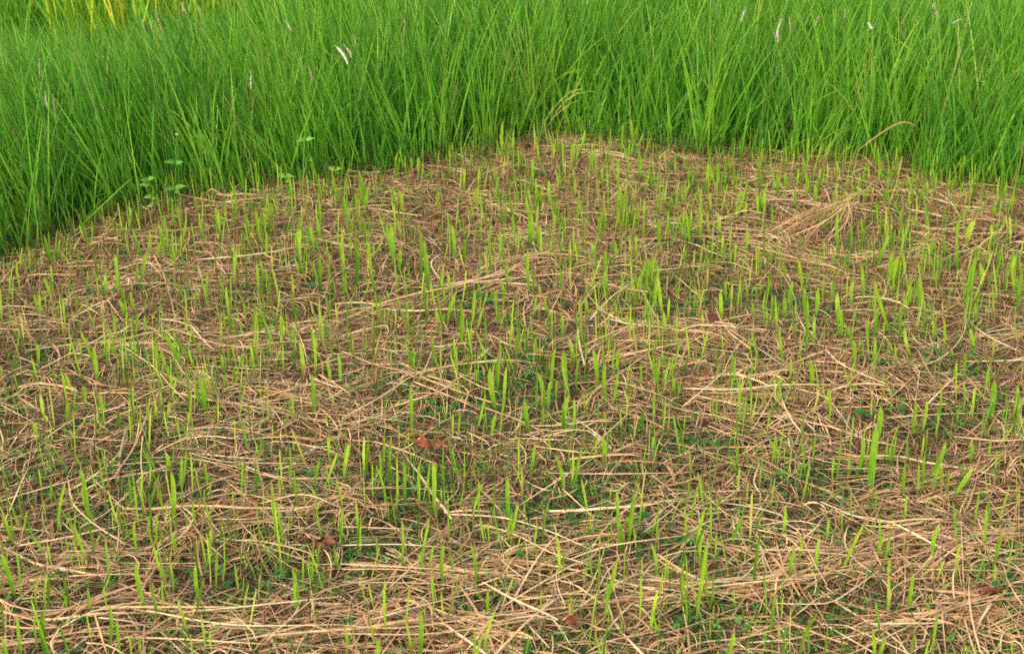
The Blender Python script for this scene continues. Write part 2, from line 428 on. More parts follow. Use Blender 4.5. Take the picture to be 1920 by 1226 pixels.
# medium straws with a slow swirl of their own direction
def straw_set(p, phi, Lr, wr, k, top, rn, zf=1.0, up=.10):
    n = len(p)
    L = rng.uniform(*Lr, n) * rng.uniform(.5, 1, n)
    kink = (rng.uniform(-.4, .4, n), np.where(rng.random(n) < .38, rng.normal(0, .75, n), 0))
    C, W, S = lying(p, phi, L, rng.normal(0, .55, n), rng.uniform(*wr, n), k, rng.random(n) ** .7 * top * zf + .003, rng.normal(0, up, n),
                    np.abs(rng.normal(0, .006, n)), rng.normal(0, .55, n), kink=kink)
    return ribbon_arrays(C, W, S, fold=.3, rnd=rn)
p = keep(scatter(52000, YN, YF)); n = len(p)
px, py = to_px(*p.T); cw = clover_w(px, py); p = p[rng.random(n) > cw * .8]; n = len(p)
a_ = rng.uniform(0, 3.14, n); phi = .3 * noise(*p.T, .9, 3) + np.where(rng.random(n) < .3, rng.normal(0, .5, n), np.arctan2(np.sin(a_) * 2.2, np.cos(a_)))
A1 = straw_set(p, phi, (.04, .21), (.0005, .0018), 6, thatch_h(*p.T) + .006, np.clip(rng.beta(2.4, 1.6, n) + .12 * noise(*p.T, .6, 5), 0, 1))
p = keep(scatter(4200, YN, YF), .05); n = len(p)
px, py = to_px(*p.T); p = p[rng.random(n) > clover_w(px, py) * .5]; n = len(p)
a_ = rng.uniform(0, 3.14, n); phi = .3 * noise(*p.T, 1.1, 2) + np.where(rng.random(n) < .4, rng.normal(0, .4, n), np.arctan2(np.sin(a_) * 1.8, np.cos(a_)))
A2 = straw_set(p, phi, (.15, .40), (.0008, .0025), 9, thatch_h(*p.T) + .014, np.clip(rng.beta(3, 1.5, n), 0, .94), up=.06)
# swaths
arr = [A1, A2]
for pts, hw, cnt, th in SWATHS:
    P = np.array(pts, float)
    G = at_z(P[:, 0], P[:, 1], .01)
    seg = np.concatenate([[0], np.cumsum(np.hypot(*np.diff(G[:, :2], axis=0).T))])
    m = int(cnt * .5)
    s = rng.uniform(0, seg[-1], m)
    x = np.interp(s, seg, G[:, 0]); y = np.interp(s, seg, G[:, 1])
    e = .03
    tx = np.interp(np.minimum(s + e, seg[-1]), seg, G[:, 0]) - np.interp(np.maximum(s - e, 0), seg, G[:, 0])
    ty = np.interp(np.minimum(s + e, seg[-1]), seg, G[:, 1]) - np.interp(np.maximum(s - e, 0), seg, G[:, 1])
    phi = np.arctan2(ty, tx)
    _, pyc = to_px(x, y)
    hwm = hw / (FPX * np.abs(y * 0 + 1)) * y * y / CAM_H            # pixel half width -> metres along the ground
    off = rng.normal(0, 1.05, m)
    c = np.stack([x - np.sin(phi) * off * hwm, y + np.cos(phi) * off * hwm], -1)
    topz = .6 * th * np.exp(-off ** 2 * .6)
    L = (.12, .42)
    kc = rng.random(m) > clover_w(*to_px(*c.T)) * .45; c, phi, topz, m = c[kc], phi[kc], topz[kc], int(kc.sum())
    arr.append(straw_set(c, phi + rng.normal(0, .34, m) + np.where(rng.random(m) < .25, rng.normal(0, 1.1, m), 0), L, (.0008, .0025), 8, topz, np.clip(rng.beta(3.2, 1.6, m), 0, .94), up=.05))
stuff('straw_litter', arr, M_STRAW, 'tangled mat of tan cut straw lying over the mown patch', 'straw')

# stubble: short brown cut stems
p = keep(scatter(9000, YN, YF), .05)
p = np.repeat(p[:3600], 6, 0) + rng.normal(0, .009, (21600, 2)); n = len(p)
px, py = to_px(*p.T)
kk = rng.random(n) < np.interp(py, [300, 450, 700, 1226], [.95, .9, .5, .3]); p = p[kk]; n = len(p)
lx, ly = rng.normal(0, .22, n), rng.normal(0, .22, n)
C, W, S = upright(np.stack([p[:, 0], p[:, 1], ground_h(*p.T)], -1), rng.uniform(.02, .065, n), np.arctan2(ly, lx), np.hypot(lx, ly), rng.normal(0, .2, n),
                  rng.uniform(.0007, .0018, n), 3, rng.uniform(0, 3.14, n), ((0, 1), (1, .8)))
stuff('brown_stubble', [ribbon_arrays(C, W, S, rnd=np.clip(rng.beta(2, 2, n), 0, 1))], M_STUB, 'short brown cut stems standing between the fresh shoots', 'stubble')

# clover and other ground cover
def clover_arrays(p, z, size, rnd):
    n = len(p); Vs = []; Fs = []
    ang0 = rng.uniform(0, 6.28, n); t = rng.normal(0, .35, (n, 2))
    o6 = np.array([[0, 0], [.45, -.30], [.85, -.34], [1.0, 0], [.85, .34], [.45, .30]])
    V = []
    for j in range(3):
        a = ang0 + j * 2.094
        ca, sa = np.cos(a)[:, None], np.sin(a)[:, None]
        lx = size[:, None] * (o6[None, :, 0] * ca - o6[None, :, 1] * sa)
        ly = size[:, None] * (o6[None, :, 0] * sa + o6[None, :, 1] * ca)
        lz = t[:, :1] * lx + t[:, 1:] * ly + size[:, None] * .25 * o6[None, :, 0] ** 2 * rng.uniform(-1, .6, (n, 1))
        V.append(np.stack([p[:, :1] + lx, p[:, 1:] + ly, z[:, None] + lz], -1))
    V = np.stack(V, 1).reshape(-1, 6, 3)
    m = len(V); b = np.arange(m)[:, None] * 6
    F = np.concatenate([b + np.array([[0, 1, 2, 3]]), b + np.array([[0, 3, 4, 5]])], 1).reshape(-1, 4)
    return V.reshape(-1, 3), F, {'rnd': np.repeat(rnd, 18), 'along': np.full(m * 6, .5)}
p = keep(scatter(170000, YN, YF), .3); px, py = to_px(*p.T)
w = clover_w(px, py) * 1.1 + .12 + .22 * np.clip(noise(*p.T, .3, 1), 0, 2)
w = w * np.interp(py, [300, 600, 800], [.35, .6, 1])
p = p[rng.random(len(p)) < w * 1.0]; n = len(p)
stuff('ground_clover', [clover_arrays(p, ground_h(*p.T) + rng.uniform(.008, .030, n), rng.uniform(.003, .0080, n), np.clip(rng.normal(.45, .25, n), 0, 1))], M_CLOVER,
      'small round leaved green clover showing through gaps in the straw', 'clover')

p = scatter(60000, 3.4, 6.0); dd = p[:, 1] - edge_y(p[:, 0]); pxx, _ = to_px(*p.T)
p = p[(np.abs(dd + .05) < .13) & (rng.random(len(p)) < .06 + .30 * np.exp(-((pxx - 1100) / 260) ** 2) + .12 * np.clip(noise(*p.T, .5, 2), 0, 2))]; n = len(p)
stuff('edge_ground_cover', [clover_arrays(p, ground_h(*p.T) + rng.uniform(.01, .07, n), rng.uniform(.006, .015, n), np.clip(rng.normal(.35, .25, n), 0, 1))], M_CLOVER,
      'low round leaved weeds in shade along the foot of the tall grass', 'weeds')

# thin green shoots past the limit of separate things
p = keep(scatter(10500, YN, YF), .06)
per = rng.integers(1, 4, len(p)); p = np.repeat(p, per, 0) + rng.normal(0, .010, (per.sum(), 2)); n = len(p)
px, py = to_px(*p.T); dens = np.interp(py, [280, 450, 700, 1226], [1, 1, .62, .34]) * (1 + .55 * noise(*p.T, .4, 4))
p = p[rng.random(n) < dens * .8]; n = len(p)
lx, ly = rng.normal(-.02, .12, n), rng.normal(0, .12, n)
C, W, S = upright(np.stack([p[:, 0], p[:, 1], ground_h(*p.T)], -1), rng.uniform(.045, .135, n), np.arctan2(ly, lx), np.hypot(lx, ly), rng.normal(0, .12, n),
                  rng.uniform(.0006, .0024, n), 7, rng.normal(0, .8, n), ((0, .3, .8, 1), (.5, .9, 1, .5)))
stuff('thin_regrowth', [ribbon_arrays(C, W, S, fold=.25, rnd=np.clip(rng.normal(.5, .25, n), 0, 1))], M_THIN, 'thin green regrowth shoots scattered all over the mown patch', 'grass')
# low fine grass in patches
p = keep(scatter(48000, YN, YF), .05); px, py = to_px(*p.T)
LOW = [(1330, 540, 170, 70), (1000, 690, 140, 50), (1800, 400, 160, 50), (60, 700, 90, 40), (740, 770, 140, 50), (1400, 700, 120, 40), (300, 690, 120, 50), (960, 900, 300, 120), (1300, 1140, 300, 80), (480, 1080, 200, 60), (1640, 560, 200, 60)]
w = np.zeros(len(p))
for cx, cy, a, b in LOW: w = np.maximum(w, np.exp(-((px - cx) / a) ** 2 - ((py - cy) / b) ** 2))
p = p[rng.random(len(p)) < w * .6 + .24]; n = len(p)
lx, ly = rng.normal(0, .6, n), rng.normal(0, .5, n)
C, W, S = upright(np.stack([p[:, 0], p[:, 1], ground_h(*p.T)], -1), rng.uniform(.02, .07, n), np.arctan2(ly, lx), np.hypot(lx, ly), rng.normal(.2, .4, n),
                  rng.uniform(.0005, .0016, n), 4, rng.uniform(0, 3.14, n), ((0, .5, 1), (.8, 1, .1)))
stuff('low_fine_grass', [ribbon_arrays(C, W, S, rnd=np.clip(rng.normal(.35, .25, n), 0, 1))], M_THIN, 'fine low green grass blades creeping among the straw', 'grass')

# ------------------------------------------------------------------ separate things
CROP = {1: (0, 0), 2: (640, 0), 3: (1280, 0), 4: (0, 400), 5: (640, 400), 6: (1280, 400), 7: (0, 816), 8: (640, 816), 9: (1280, 816)}
K = 2.99

# each shoot blade read off the photograph: tip x, tip y, foot x, foot y, width (in enlarged detail views)
SHOOTS = {
7: [(205,0,240,170,18),(270,20,390,200,12),(450,180,490,500,26),(470,250,500,440,20),(370,250,320,530,18),(390,340,440,430,20),(500,420,540,540,16),(930,90,965,230,22),(1020,120,1000,300,16),(960,200,955,480,30),(720,230,725,440,16),(740,180,780,340,14),(800,190,815,460,16),(895,210,830,400,16),(845,170,835,300,12),(755,470,785,640,18),(840,440,880,620,14),(885,430,880,600,14),(860,610,930,780,18),(890,490,920,640,14),(1080,360,1120,540,14),(1085,570,1105,740,16),(1120,540,1160,740,18),(1185,520,1165,720,26),(1255,580,1255,740,14),(1215,620,1200,860,16),(1095,720,1125,910,26),(1300,290,1320,530,10),(1365,140,1350,400,12),(1520,250,1570,610,18),(1550,350,1580,600,12),(1880,250,1910,400,16),(1760,570,1745,860,10),(1640,740,1650,1000,30),(1662,740,1668,990,22),(1700,650,1690,850,10),(1870,620,1910,740,20),(0,440,50,600,16),(40,350,140,540,12),(5,660,80,880,30),(35,640,70,800,20),(90,640,100,880,16),(180,560,290,660,20),(265,590,310,820,20),(410,500,480,730,20),(590,570,610,830,16),(760,700,830,970,34),(850,820,910,1010,18),(905,800,910,990,12),(990,900,1060,1090,32),(1100,900,1060,1000,16),(1020,1090,1080,1220,14),(1125,1000,1150,1220,14),(1180,1090,1200,1220,14),(350,770,395,930,20),(215,780,215,960,14),(265,760,275,980,20),(285,760,292,960,16),(490,850,500,980,16),(580,850,600,980,14),(240,970,270,1226,34),(170,900,300,1226,20),(95,1010,110,1210,26),(190,1010,205,1160,16),(615,950,590,1170,20),(480,980,515,1140,14),(655,1030,665,1200,20),(710,1100,715,1226,14),(5,940,20,1100,16),(10,1130,30,1226,24),(785,1130,765,1226,16),(60,440,75,600,14),(155,420,180,560,14),(100,340,130,470,12),(215,180,235,320,12),(280,250,285,370,12),(1655,250,1660,370,12),(1790,130,1745,260,16),(1890,100,1800,230,18),(1625,60,1632,270,8),(1840,0,1845,110,20),(425,110,460,190,12),(345,870,355,950,16)],
8: [(45,40,5,200,22),(130,0,135,180,18),(160,0,155,180,14),(240,0,230,130,16),(280,0,285,200,18),(350,140,350,320,20),(310,110,305,390,14),(175,150,175,330,14),(190,160,240,350,14),(215,90,225,220,14),(435,150,435,340,14),(515,140,515,390,26),(495,160,510,350,12),(535,150,545,440,14),(600,0,630,160,14),(620,60,660,220,12),(740,140,725,330,16),(770,250,760,440,12),(800,260,740,500,14),(930,230,935,460,26),(995,380,945,600,24),(960,430,940,620,14),(1085,40,1045,210,18),(1010,170,1020,320,14),(1200,110,1230,330,18),(1350,60,1300,310,20),(1300,100,1270,290,14),(1435,0,1420,170,14),(1465,0,1460,190,26),(1490,0,1480,180,14),(1170,340,1125,620,16),(1545,300,1570,640,20),(1645,310,1605,630,26),(1600,450,1605,600,14),(1570,500,1575,640,16),(1690,350,1660,540,10),(1210,560,1220,790,20),(725,590,750,820,20),(820,480,835,620,12),(495,460,440,770,18),(435,520,430,640,16),(525,610,515,750,24),(575,600,580,820,26),(600,640,605,780,14),(340,470,330,730,16),(80,360,100,560,18),(10,400,5,600,20),(510,770,540,960,18),(430,650,480,750,14),(520,880,510,1040,12),(560,870,575,1040,14),(245,810,260,1120,20),(100,780,150,950,10),(150,820,190,960,10),(440,980,425,1226,28),(350,1010,385,1226,14),(160,1010,215,1160,12),(865,970,790,1200,16),(820,870,818,980,18),(930,1010,905,1110,14),(1545,690,1470,930,24),(1430,880,1375,1200,14),(1730,590,1745,790,18),(1685,680,1690,800,14),(1830,690,1832,790,14),(1860,720,1830,860,14),(1775,860,1735,1080,20),(1500,1040,1480,1226,18),(10,1060,60,1150,14),(30,1080,30,1226,12),(200,1140,200,1226,10),(1750,0,1740,130,16),(1765,450,1740,560,10),(820,1160,825,1226,10),(670,600,668,720,16),(1375,700,1375,850,8),(1400,410,1395,560,8)],
9: [(745,0,730,80,16),(1010,0,960,200,24),(1090,-60,1045,290,42),(850,120,850,230,12),(885,50,860,240,14),(935,120,930,190,14),(1250,150,1245,330,24),(1165,60,1165,150,18),(1200,0,1170,150,12),(1355,0,1340,120,14),(1350,120,1340,300,16),(1480,30,1395,310,26),(1445,160,1440,290,16),(1630,180,1510,330,28),(1580,150,1560,230,14),(1620,20,1610,150,18),(1490,190,1480,360,20),(1255,330,1250,480,14),(1760,80,1755,220,12),(1825,90,1810,290,10),(1085,290,1090,480,10),(1835,280,1740,520,10),(1705,390,1680,620,18),(1445,490,1420,680,24),(1790,520,1730,740,26),(1755,720,1750,850,16),(1105,460,1110,620,14),(1130,550,1090,650,26),(1165,550,1125,740,18),(1160,690,1145,780,18),(1020,490,880,760,18),(770,560,748,770,26),(650,560,610,700,20),(630,620,610,800,24),(440,430,400,550,14),(440,540,410,840,24),(575,390,545,560,18),(345,440,280,610,20),(125,400,65,620,20),(145,560,75,1030,24),(120,540,125,700,22),(10,400,20,590,14),(5,700,20,960,20),(190,540,185,700,12),(170,760,135,970,14),(470,690,465,890,14),(515,890,485,1090,20),(765,980,660,1210,24),(815,1060,795,1220,12),(1295,770,1265,960,24),(1155,780,1155,1000,20),(1080,920,1120,1120,14),(1065,1080,1075,1226,22),(1140,1130,1115,1226,22),(560,1130,530,1226,26),(1470,690,1420,790,14),(1565,600,1560,800,14),(1360,890,1355,990,10),(1390,890,1380,1000,10),(945,280,950,500,10),(250,100,320,220,14),(315,40,320,200,14),(480,20,595,110,20),(40,80,45,240,14),(90,270,50,500,14),(820,460,810,570,16),(500,1150,500,1226,10),(1605,1080,1570,1200,12),(1720,620,1712,720,10),(1905,560,1900,720,12),(895,430,893,560,10),(1230,920,1220,1000,10)],
4: [(515,30,510,180,12),(270,100,275,260,12),(885,60,925,250,20),(965,90,1000,330,16),(1470,0,1475,150,16),(1490,100,1500,240,16),(1680,80,1685,230,34),(1730,60,1765,220,18),(1780,30,1790,150,16),(1785,230,1790,410,30),(1520,290,1570,520,18),(1310,150,1310,420,16),(1330,190,1325,400,18),(1370,270,1375,440,18),(650,230,700,490,22),(820,220,785,400,20),(770,260,775,420,14),(590,340,600,460,26),(530,230,540,360,14),(245,360,285,480,20),(285,290,300,440,18),(90,260,130,480,12),(160,190,165,330,10),(190,450,215,570,14),(220,450,222,580,14),(1265,410,1300,650,20),(1430,510,1435,660,16),(1570,570,1565,700,28),(640,570,650,700,20),(770,550,745,700,20),(810,570,815,700,16),(1035,600,1060,690,16),(450,660,540,900,22),(520,750,545,960,26),(445,710,460,850,14),(610,710,610,810,18),(635,740,635,810,20),(1405,720,1440,910,26),(1225,590,1270,720,16),(175,800,225,970,16),(210,730,210,860,20),(1680,720,1690,900,24),(1750,640,1760,900,20),(1830,810,1860,930,20),(860,730,875,880,24),(900,770,920,920,20),(940,850,945,960,14),(910,660,1035,900,24),(960,680,1080,830,22),(1060,760,1100,880,20),(1240,790,1265,900,16),(1120,900,1150,1110,34),(1100,980,1130,1090,20),(345,890,385,1000,14),(360,890,440,1050,14),(465,960,480,1080,26),(225,1010,265,1190,24),(375,1030,370,1200,18),(555,1000,570,1120,16),(585,1040,580,1130,14),(870,1040,900,1190,14),(950,1050,930,1180,16),(825,1080,860,1220,20),(665,1100,700,1220,22),(740,1100,735,1190,16),(1745,900,1745,1120,20),(1770,1040,1785,1110,14),(530,1150,530,1226,28),(1310,860,1315,970,18),(1825,1110,1835,1180,14),(190,1170,205,1240,30),(430,180,440,300,12),(350,180,360,290,12),(480,470,510,610,12),(0,420,15,600,14),(1640,640,1650,720,18),(1300,730,1320,840,14),(1160,330,1155,470,14),(1205,220,1215,370,12),(1015,120,1020,260,16),(655,60,660,200,12),(1895,790,1900,920,20),(1880,500,1895,600,18),(1440,280,1450,440,16),(1845,260,1845,400,12),(5,850,12,960,14),(110,640,90,790,14),(750,860,752,960,14),(700,870,720,980,12)],
5: [(5,80,40,430,18),(90,160,85,380,22),(155,150,200,410,24),(280,60,300,290,32),(330,190,310,300,24),(250,60,290,240,20),(440,80,440,370,22),(460,140,500,430,28),(620,60,635,250,24),(685,150,680,280,26),(800,210,825,360,26),(890,100,890,280,20),(930,260,935,420,20),(1060,0,1060,170,34),(1105,60,1105,220,24),(1045,200,1060,460,20),(1080,300,1070,480,18),(1310,160,1325,340,26),(1405,160,1400,280,28),(1480,200,1480,370,26),(1490,340,1490,480,12),(1530,150,1540,280,18),(1655,120,1660,260,18),(890,370,895,520,16),(1110,400,1120,480,16),(1690,300,1700,400,26),(1725,260,1720,370,26),(1700,380,1800,560,24),(1770,350,1810,600,22),(1810,550,1830,690,24),(1840,470,1830,620,16),(460,400,480,600,22),(570,340,600,480,24),(640,440,585,600,20),(530,540,570,600,16),(750,420,745,610,18),(790,540,745,630,16),(675,510,670,740,26),(1235,560,1230,690,20),(1365,460,1380,580,20),(1140,470,1155,570,16),(1430,520,1450,580,20),(1600,560,1605,650,20),(180,670,195,820,24),(110,680,180,790,12),(360,720,390,840,16),(405,750,405,870,18),(510,690,515,830,14),(1040,680,1040,800,16),(1065,680,1070,790,16),(975,720,980,820,14),(885,800,880,990,30),(830,870,875,1090,32),(925,860,910,1100,20),(1100,880,1130,1080,26),(1200,740,1190,1000,22),(1175,930,1165,1110,26),(1150,790,1145,920,18),(1250,770,1285,990,34),(1275,700,1290,830,20),(1335,800,1325,980,16),(1245,800,1235,900,20),(1410,760,1430,950,28),(1480,830,1500,1070,26),(1550,890,1510,1080,18),(1555,760,1540,900,18),(1785,800,1775,970,24),(1750,790,1750,920,14),(1830,760,1825,940,12),(1845,880,1870,1030,14),(1905,920,1870,1060,24),(385,960,390,1180,22),(810,1010,750,1190,14),(1025,1040,1055,1226,28),(1235,1060,1240,1226,20),(1275,1010,1255,1226,30),(1305,1040,1290,1226,20),(870,1120,850,1226,22),(1130,1080,1130,1180,18),(1565,1110,1570,1226,14),(1705,1090,1690,1226,20),(1475,1120,1480,1200,20),(1850,1100,1900,1190,14),(625,1120,625,1226,14),(665,1110,650,1226,14),(500,380,505,450,18),(120,20,140,130,16),(600,330,605,430,16),(960,0,970,110,18),(1230,0,1235,130,18),(1195,0,1195,80,20),(1440,20,1460,140,18),(1780,20,1790,160,28),(820,100,835,330,14),(40,110,60,260,14),(1785,340,1780,450,14)],
6: [(20,0,35,180,16),(200,0,205,120,20),(365,90,360,200,20),(460,60,470,240,18),(645,240,675,400,18),(870,0,890,180,20),(945,60,950,200,18),(1000,20,1020,120,20),(1160,120,1090,290,22),(1070,150,1065,300,22),(1175,220,1180,400,28),(1200,240,1190,440,18),(1270,40,1215,180,18),(1230,210,1255,380,16),(1400,130,1400,230,16),(1455,130,1465,220,26),(1540,20,1545,320,18),(1640,30,1600,170,34),(1730,60,1735,190,14),(1830,0,1830,200,14),(1640,240,1595,520,24),(1665,280,1660,410,26),(1795,190,1760,330,16),(1870,230,1875,370,20),(1845,310,1870,440,18),(1905,310,1880,560,28),(1005,290,1010,480,20),(835,380,840,510,16),(790,320,800,480,12),(960,370,960,510,20),(570,460,570,590,26),(620,380,620,500,22),(685,410,690,580,22),(615,510,660,760,20),(700,460,695,810,18),(865,440,880,620,26),(885,520,890,700,18),(755,420,745,560,26),(740,570,735,700,16),(1250,360,1280,520,22),(1320,370,1300,550,28),(1225,510,1225,700,24),(1245,640,1290,810,20),(1070,370,1180,690,20),(905,610,960,780,20),(960,710,960,870,26),(1075,690,1050,860,20),(1095,520,1080,650,20),(210,430,215,620,24),(110,550,125,700,14),(385,660,435,850,20),(220,660,190,820,16),(295,800,295,970,14),(395,830,375,950,14),(205,830,165,970,14),(540,640,575,830,18),(605,800,590,950,16),(710,820,715,970,30),(1465,580,1465,760,14),(1610,640,1640,770,24),(1190,730,1200,860,14),(1590,770,1585,960,16),(1710,870,1715,1010,16),(1750,930,1730,1150,32),(1575,930,1570,1110,16),(1635,970,1620,1150,16),(1880,960,1870,1180,26),(1905,1030,1880,1200,16),(1115,1080,1095,1226,32),(820,980,820,1150,16),(1310,1050,1290,1226,26),(1370,1040,1330,1226,20),(1450,950,1430,1190,12),(1550,1090,1530,1190,14),(520,930,430,965,18),(15,200,5,280,18),(300,160,290,290,14),(225,110,225,230,14),(165,160,155,270,16),(1350,480,1345,640,18),(1750,700,1740,800,14),(1590,400,1590,500,16),(1860,580,1875,700,12),(1640,500,1650,600,16),(920,920,965,990,18),(1040,590,1045,700,14),(240,370,245,480,16),(275,400,265,480,16),(500,450,510,590,14),(1420,620,1415,700,16)],
1: [(1620,990,1635,1130,18),(1430,900,1440,1050,14),(1870,1000,1875,1120,16),(1090,1090,1100,1200,16),(1260,1150,1265,1226,18),(730,1160,740,1226,14)],
2: [(75,1080,80,1226,20),(150,1050,155,1200,16),(430,880,430,1000,16),(500,940,505,1020,16),(620,800,625,920,18),(830,700,835,830,20),(905,680,910,900,16),(1070,880,1070,1080,18),(860,950,880,1100,18),(755,1050,755,1160,22),(940,1070,950,1220,16),(690,940,690,1030,16),(1165,1010,1165,1120,20),(1290,830,1295,940,20),(1550,900,1550,1060,16),(1680,870,1670,1000,18),(1735,980,1735,1050,22),(1090,1000,1095,1140,14),(1120,1040,1115,1150,14),(325,1060,330,1180,20),(1205,770,1225,900,16),(1770,1090,1770,1200,16),(1850,1100,1850,1200,20),(15,1100,20,1210,16),(800,1090,805,1200,20),(540,1060,545,1190,16),(1310,1000,1310,1100,14),(1460,940,1470,1050,16),(1870,880,1875,980,12),(390,880,400,960,12)],
3: [(55,900,55,1080,16),(140,920,130,1050,20),(190,920,190,1020,22),(290,930,290,1060,14),(360,990,355,1110,20),(420,880,430,1090,18),(540,980,545,1100,22),(575,960,580,1060,20),(690,970,680,1100,22),(745,1030,745,1140,20),(865,900,865,1040,14),(985,1030,990,1130,18),(1170,950,1175,1030,14),(1130,1050,1130,1150,16),(1480,990,1490,1100,14),(1530,950,1530,1080,16),(1750,1150,1740,1226,26),(235,920,240,1040,16),(650,930,655,1020,16),(1370,1010,1375,1120,14),(1270,1070,1275,1180,14),(460,1060,465,1200,20),(150,1080,165,1190,16),(630,1040,635,1150,16),(1855,1060,1830,1200,18)],
}
blades = []
for c, lst in SHOOTS.items():
    ox, oy = CROP[c]
    for tx, ty, fx, fy, w in lst:
        blades.append((tx / K + ox, ty / K + oy, fx / K + ox, fy / K + oy, w / K))
# feet close together make one tuft
tufts = []
for b in sorted(blades, key=lambda b: -b[3]):
    best = None
    s = ppm(float(at_z(b[2], b[3])[1])) / 1000.
    for t in tufts:
        m = t[0]
        if abs(m[2] - b[2]) < 17 * s and abs(m[3] - b[3]) < 15 * s and len(t) < 6: best = t; break
    if best: best.append(b)
    else: tufts.append([b])
tufts.sort(key=lambda t: -max((b[3] - b[1]) * b[4] for b in t))

SHOOT_PROF = ((0, .25, .6, .85, .97, 1), (.42, .75, 1, .9, .5, .2))
def shoot_mesh(base, tip, hw, col, yaw, bow, name='blade'):
    k = 9; s = np.linspace(0, 1, k)
    d = tip - base
    C = base[None] + d[None] * s[:, None]
    C[:, 0] += bow * (s * (1 - s)) * 4; C[:, 1] += rng.normal(0, .004) * np.sin(s * 3.1)
    S = np.stack([np.cos(yaw + s * rng.normal(0, .35)), np.sin(yaw + 0 * s), 0 * s], -1)
    V, F, A = ribbon_arrays(C[None], (hw * np.interp(s, *SHOOT_PROF))[None], S[None], fold=.28, rnd=np.array([col]))
    V[-3:, 2] += np.array([-1, .3, 1]) * hw * rng.choice([-1, 1]) * .7          # slanting mower cut
    return raw_mesh(name, V, F, A, M_SHOOT)

ORD = ['leftmost', 'second from left', 'third from left', 'fourth from left', 'fifth from left', 'sixth from left', 'seventh from left', 'eighth from left', 'ninth from left', 'tenth from left', 'eleventh from left', 'twelfth from left']
ROWS = [(0, 400, 'beside the tall grass'), (400, 520, 'in the back part'), (520, 650, 'behind the middle'), (650, 790, 'across the middle'), (790, 920, 'before the middle'), (920, 1060, 'in the front part'), (1060, 9999, 'along the bottom edge')]
COLS = [(-9999, 230, 'far left'), (230, 500, 'left side'), (500, 770, 'centre left'), (770, 1050, 'centre'), (1050, 1330, 'centre right'), (1330, 1620, 'right side'), (1620, 9999, 'far right')]
def ordinals(desc):
    """desc: list of (x, text) in one cell -> for each, its place among the like-worded ones"""
    out = []
    for x, t in desc:
        same = sorted(q[0] for q in desc if q[1] == t)
        out.append('' if len(same) == 1 else ORD[min(same.index(x), 11)] + ', ')
    return out
def cell(x, y):
    return next(i for i, r in enumerate(ROWS) if r[0] <= y < r[1]), next(i for i, r in enumerate(COLS) if r[0] <= x < r[1])
LAND = [((805, 845), 'the shrivelled rusty leaf'), ((597, 1026), 'the rusty leaves in straw'), ((1590, 385), 'the upright straw bunch'), ((330, 360), 'the small flowering weed'), ((308, 925), 'the dull red leaf'), ((895, 560), 'the two dark round leaves'), ((1715, 285), 'the arched dry blade')]
NUM = {1: 'single', 2: 'two', 3: 'three', 4: 'four', 5: 'five', 6: 'six'}
MAX_THINGS = 300
items = []
extra = []
for ti, t in enumerate(tufts):
    b0 = t[0]
    root = at_z(b0[2], b0[3], .016); root[2] = 0
    parts = []
    for tx, ty, fx, fy, w in t:
        base = at_z(fx, fy, .016); tip = at_y(tx, ty, base[1] + rng.normal(0, .006))
        if tip[2] < .02: tip[2] = .02
        base[2] = float(ground_h(base[0], base[1])) - .004
        parts.append((base, tip, w / ppm(base[1]) * .5 * .96, float(np.clip(rng.normal(.55, .22), 0, 1)), rng.normal(0, .45), rng.normal(0, .004)))
    items.append((b0[2], b0[3], root, parts, t))
things_t, rest = items[:MAX_THINGS], items[MAX_THINGS:]
cells = {}
for it in things_t: cells.setdefault(cell(it[0], it[1]), []).append(it)
for key, lst in cells.items():
    descs = []
    for x, y, root, parts, t in lst:
        lean = np.mean([(b[0] - b[2]) / max(b[3] - b[1], 1) for b in t])
        hgt = max(b[3] - b[1] for b in t) / ppm(root[1])
        size = 'tall' if hgt > .10 else 'short' if hgt < .06 else 'medium'
        le = 'left leaning' if lean < -.12 else 'right leaning' if lean > .12 else 'upright'
        if len(t) == 1: d = f"{size} {le} {'broad' if t[0][4] / ppm(root[1]) > .008 else 'narrow'} shoot"
        else: d = f"{size} {le} shoot of {NUM[len(t)]} blades"
        near = [nm for (lx_, ly_), nm in LAND if math.hypot(lx_ - x, (ly_ - y) * 1.5) < 75]
        if near: d += f" by {near[0]}"
        descs.append((x, d))
    for it, (x_, d), o_ in zip(lst, descs, ordinals(descs)):
        x, y, root, parts, t = it
        lab = f"{d}, {o_}{COLS[key[1]][2]}" + ('' if ' by ' in d else f" {ROWS[key[0]][2]}")
        emp = link('grass_shoot', None, loc=tuple(root), label=lab, category='grass shoot', group='fresh cut shoots standing in the straw') if len(parts) > 1 else None
        for base, tip, hw, cc, yaw, bow in parts:
            if emp:
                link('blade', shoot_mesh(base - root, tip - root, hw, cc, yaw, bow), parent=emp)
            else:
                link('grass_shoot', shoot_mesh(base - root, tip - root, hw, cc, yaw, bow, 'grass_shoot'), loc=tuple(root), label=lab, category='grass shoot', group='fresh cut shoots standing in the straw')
if rest:
    arrs = []
    for it in rest:
        for base, tip, hw, cc, yaw, bow in it[3]:
            s = np.linspace(0, 1, 7)
            C = base[None] + (tip - base)[None] * s[:, None]
            S = np.tile([math.cos(yaw), math.sin(yaw), 0], (7, 1))
            arrs.append(ribbon_arrays(C[None], (hw * np.interp(s, *SHOOT_PROF))[None], S[None], fold=.28, rnd=np.array([cc])))
    stuff('small_shoots', arrs, M_SHOOT, 'smaller bright green cut shoots scattered between the larger ones', 'grass')
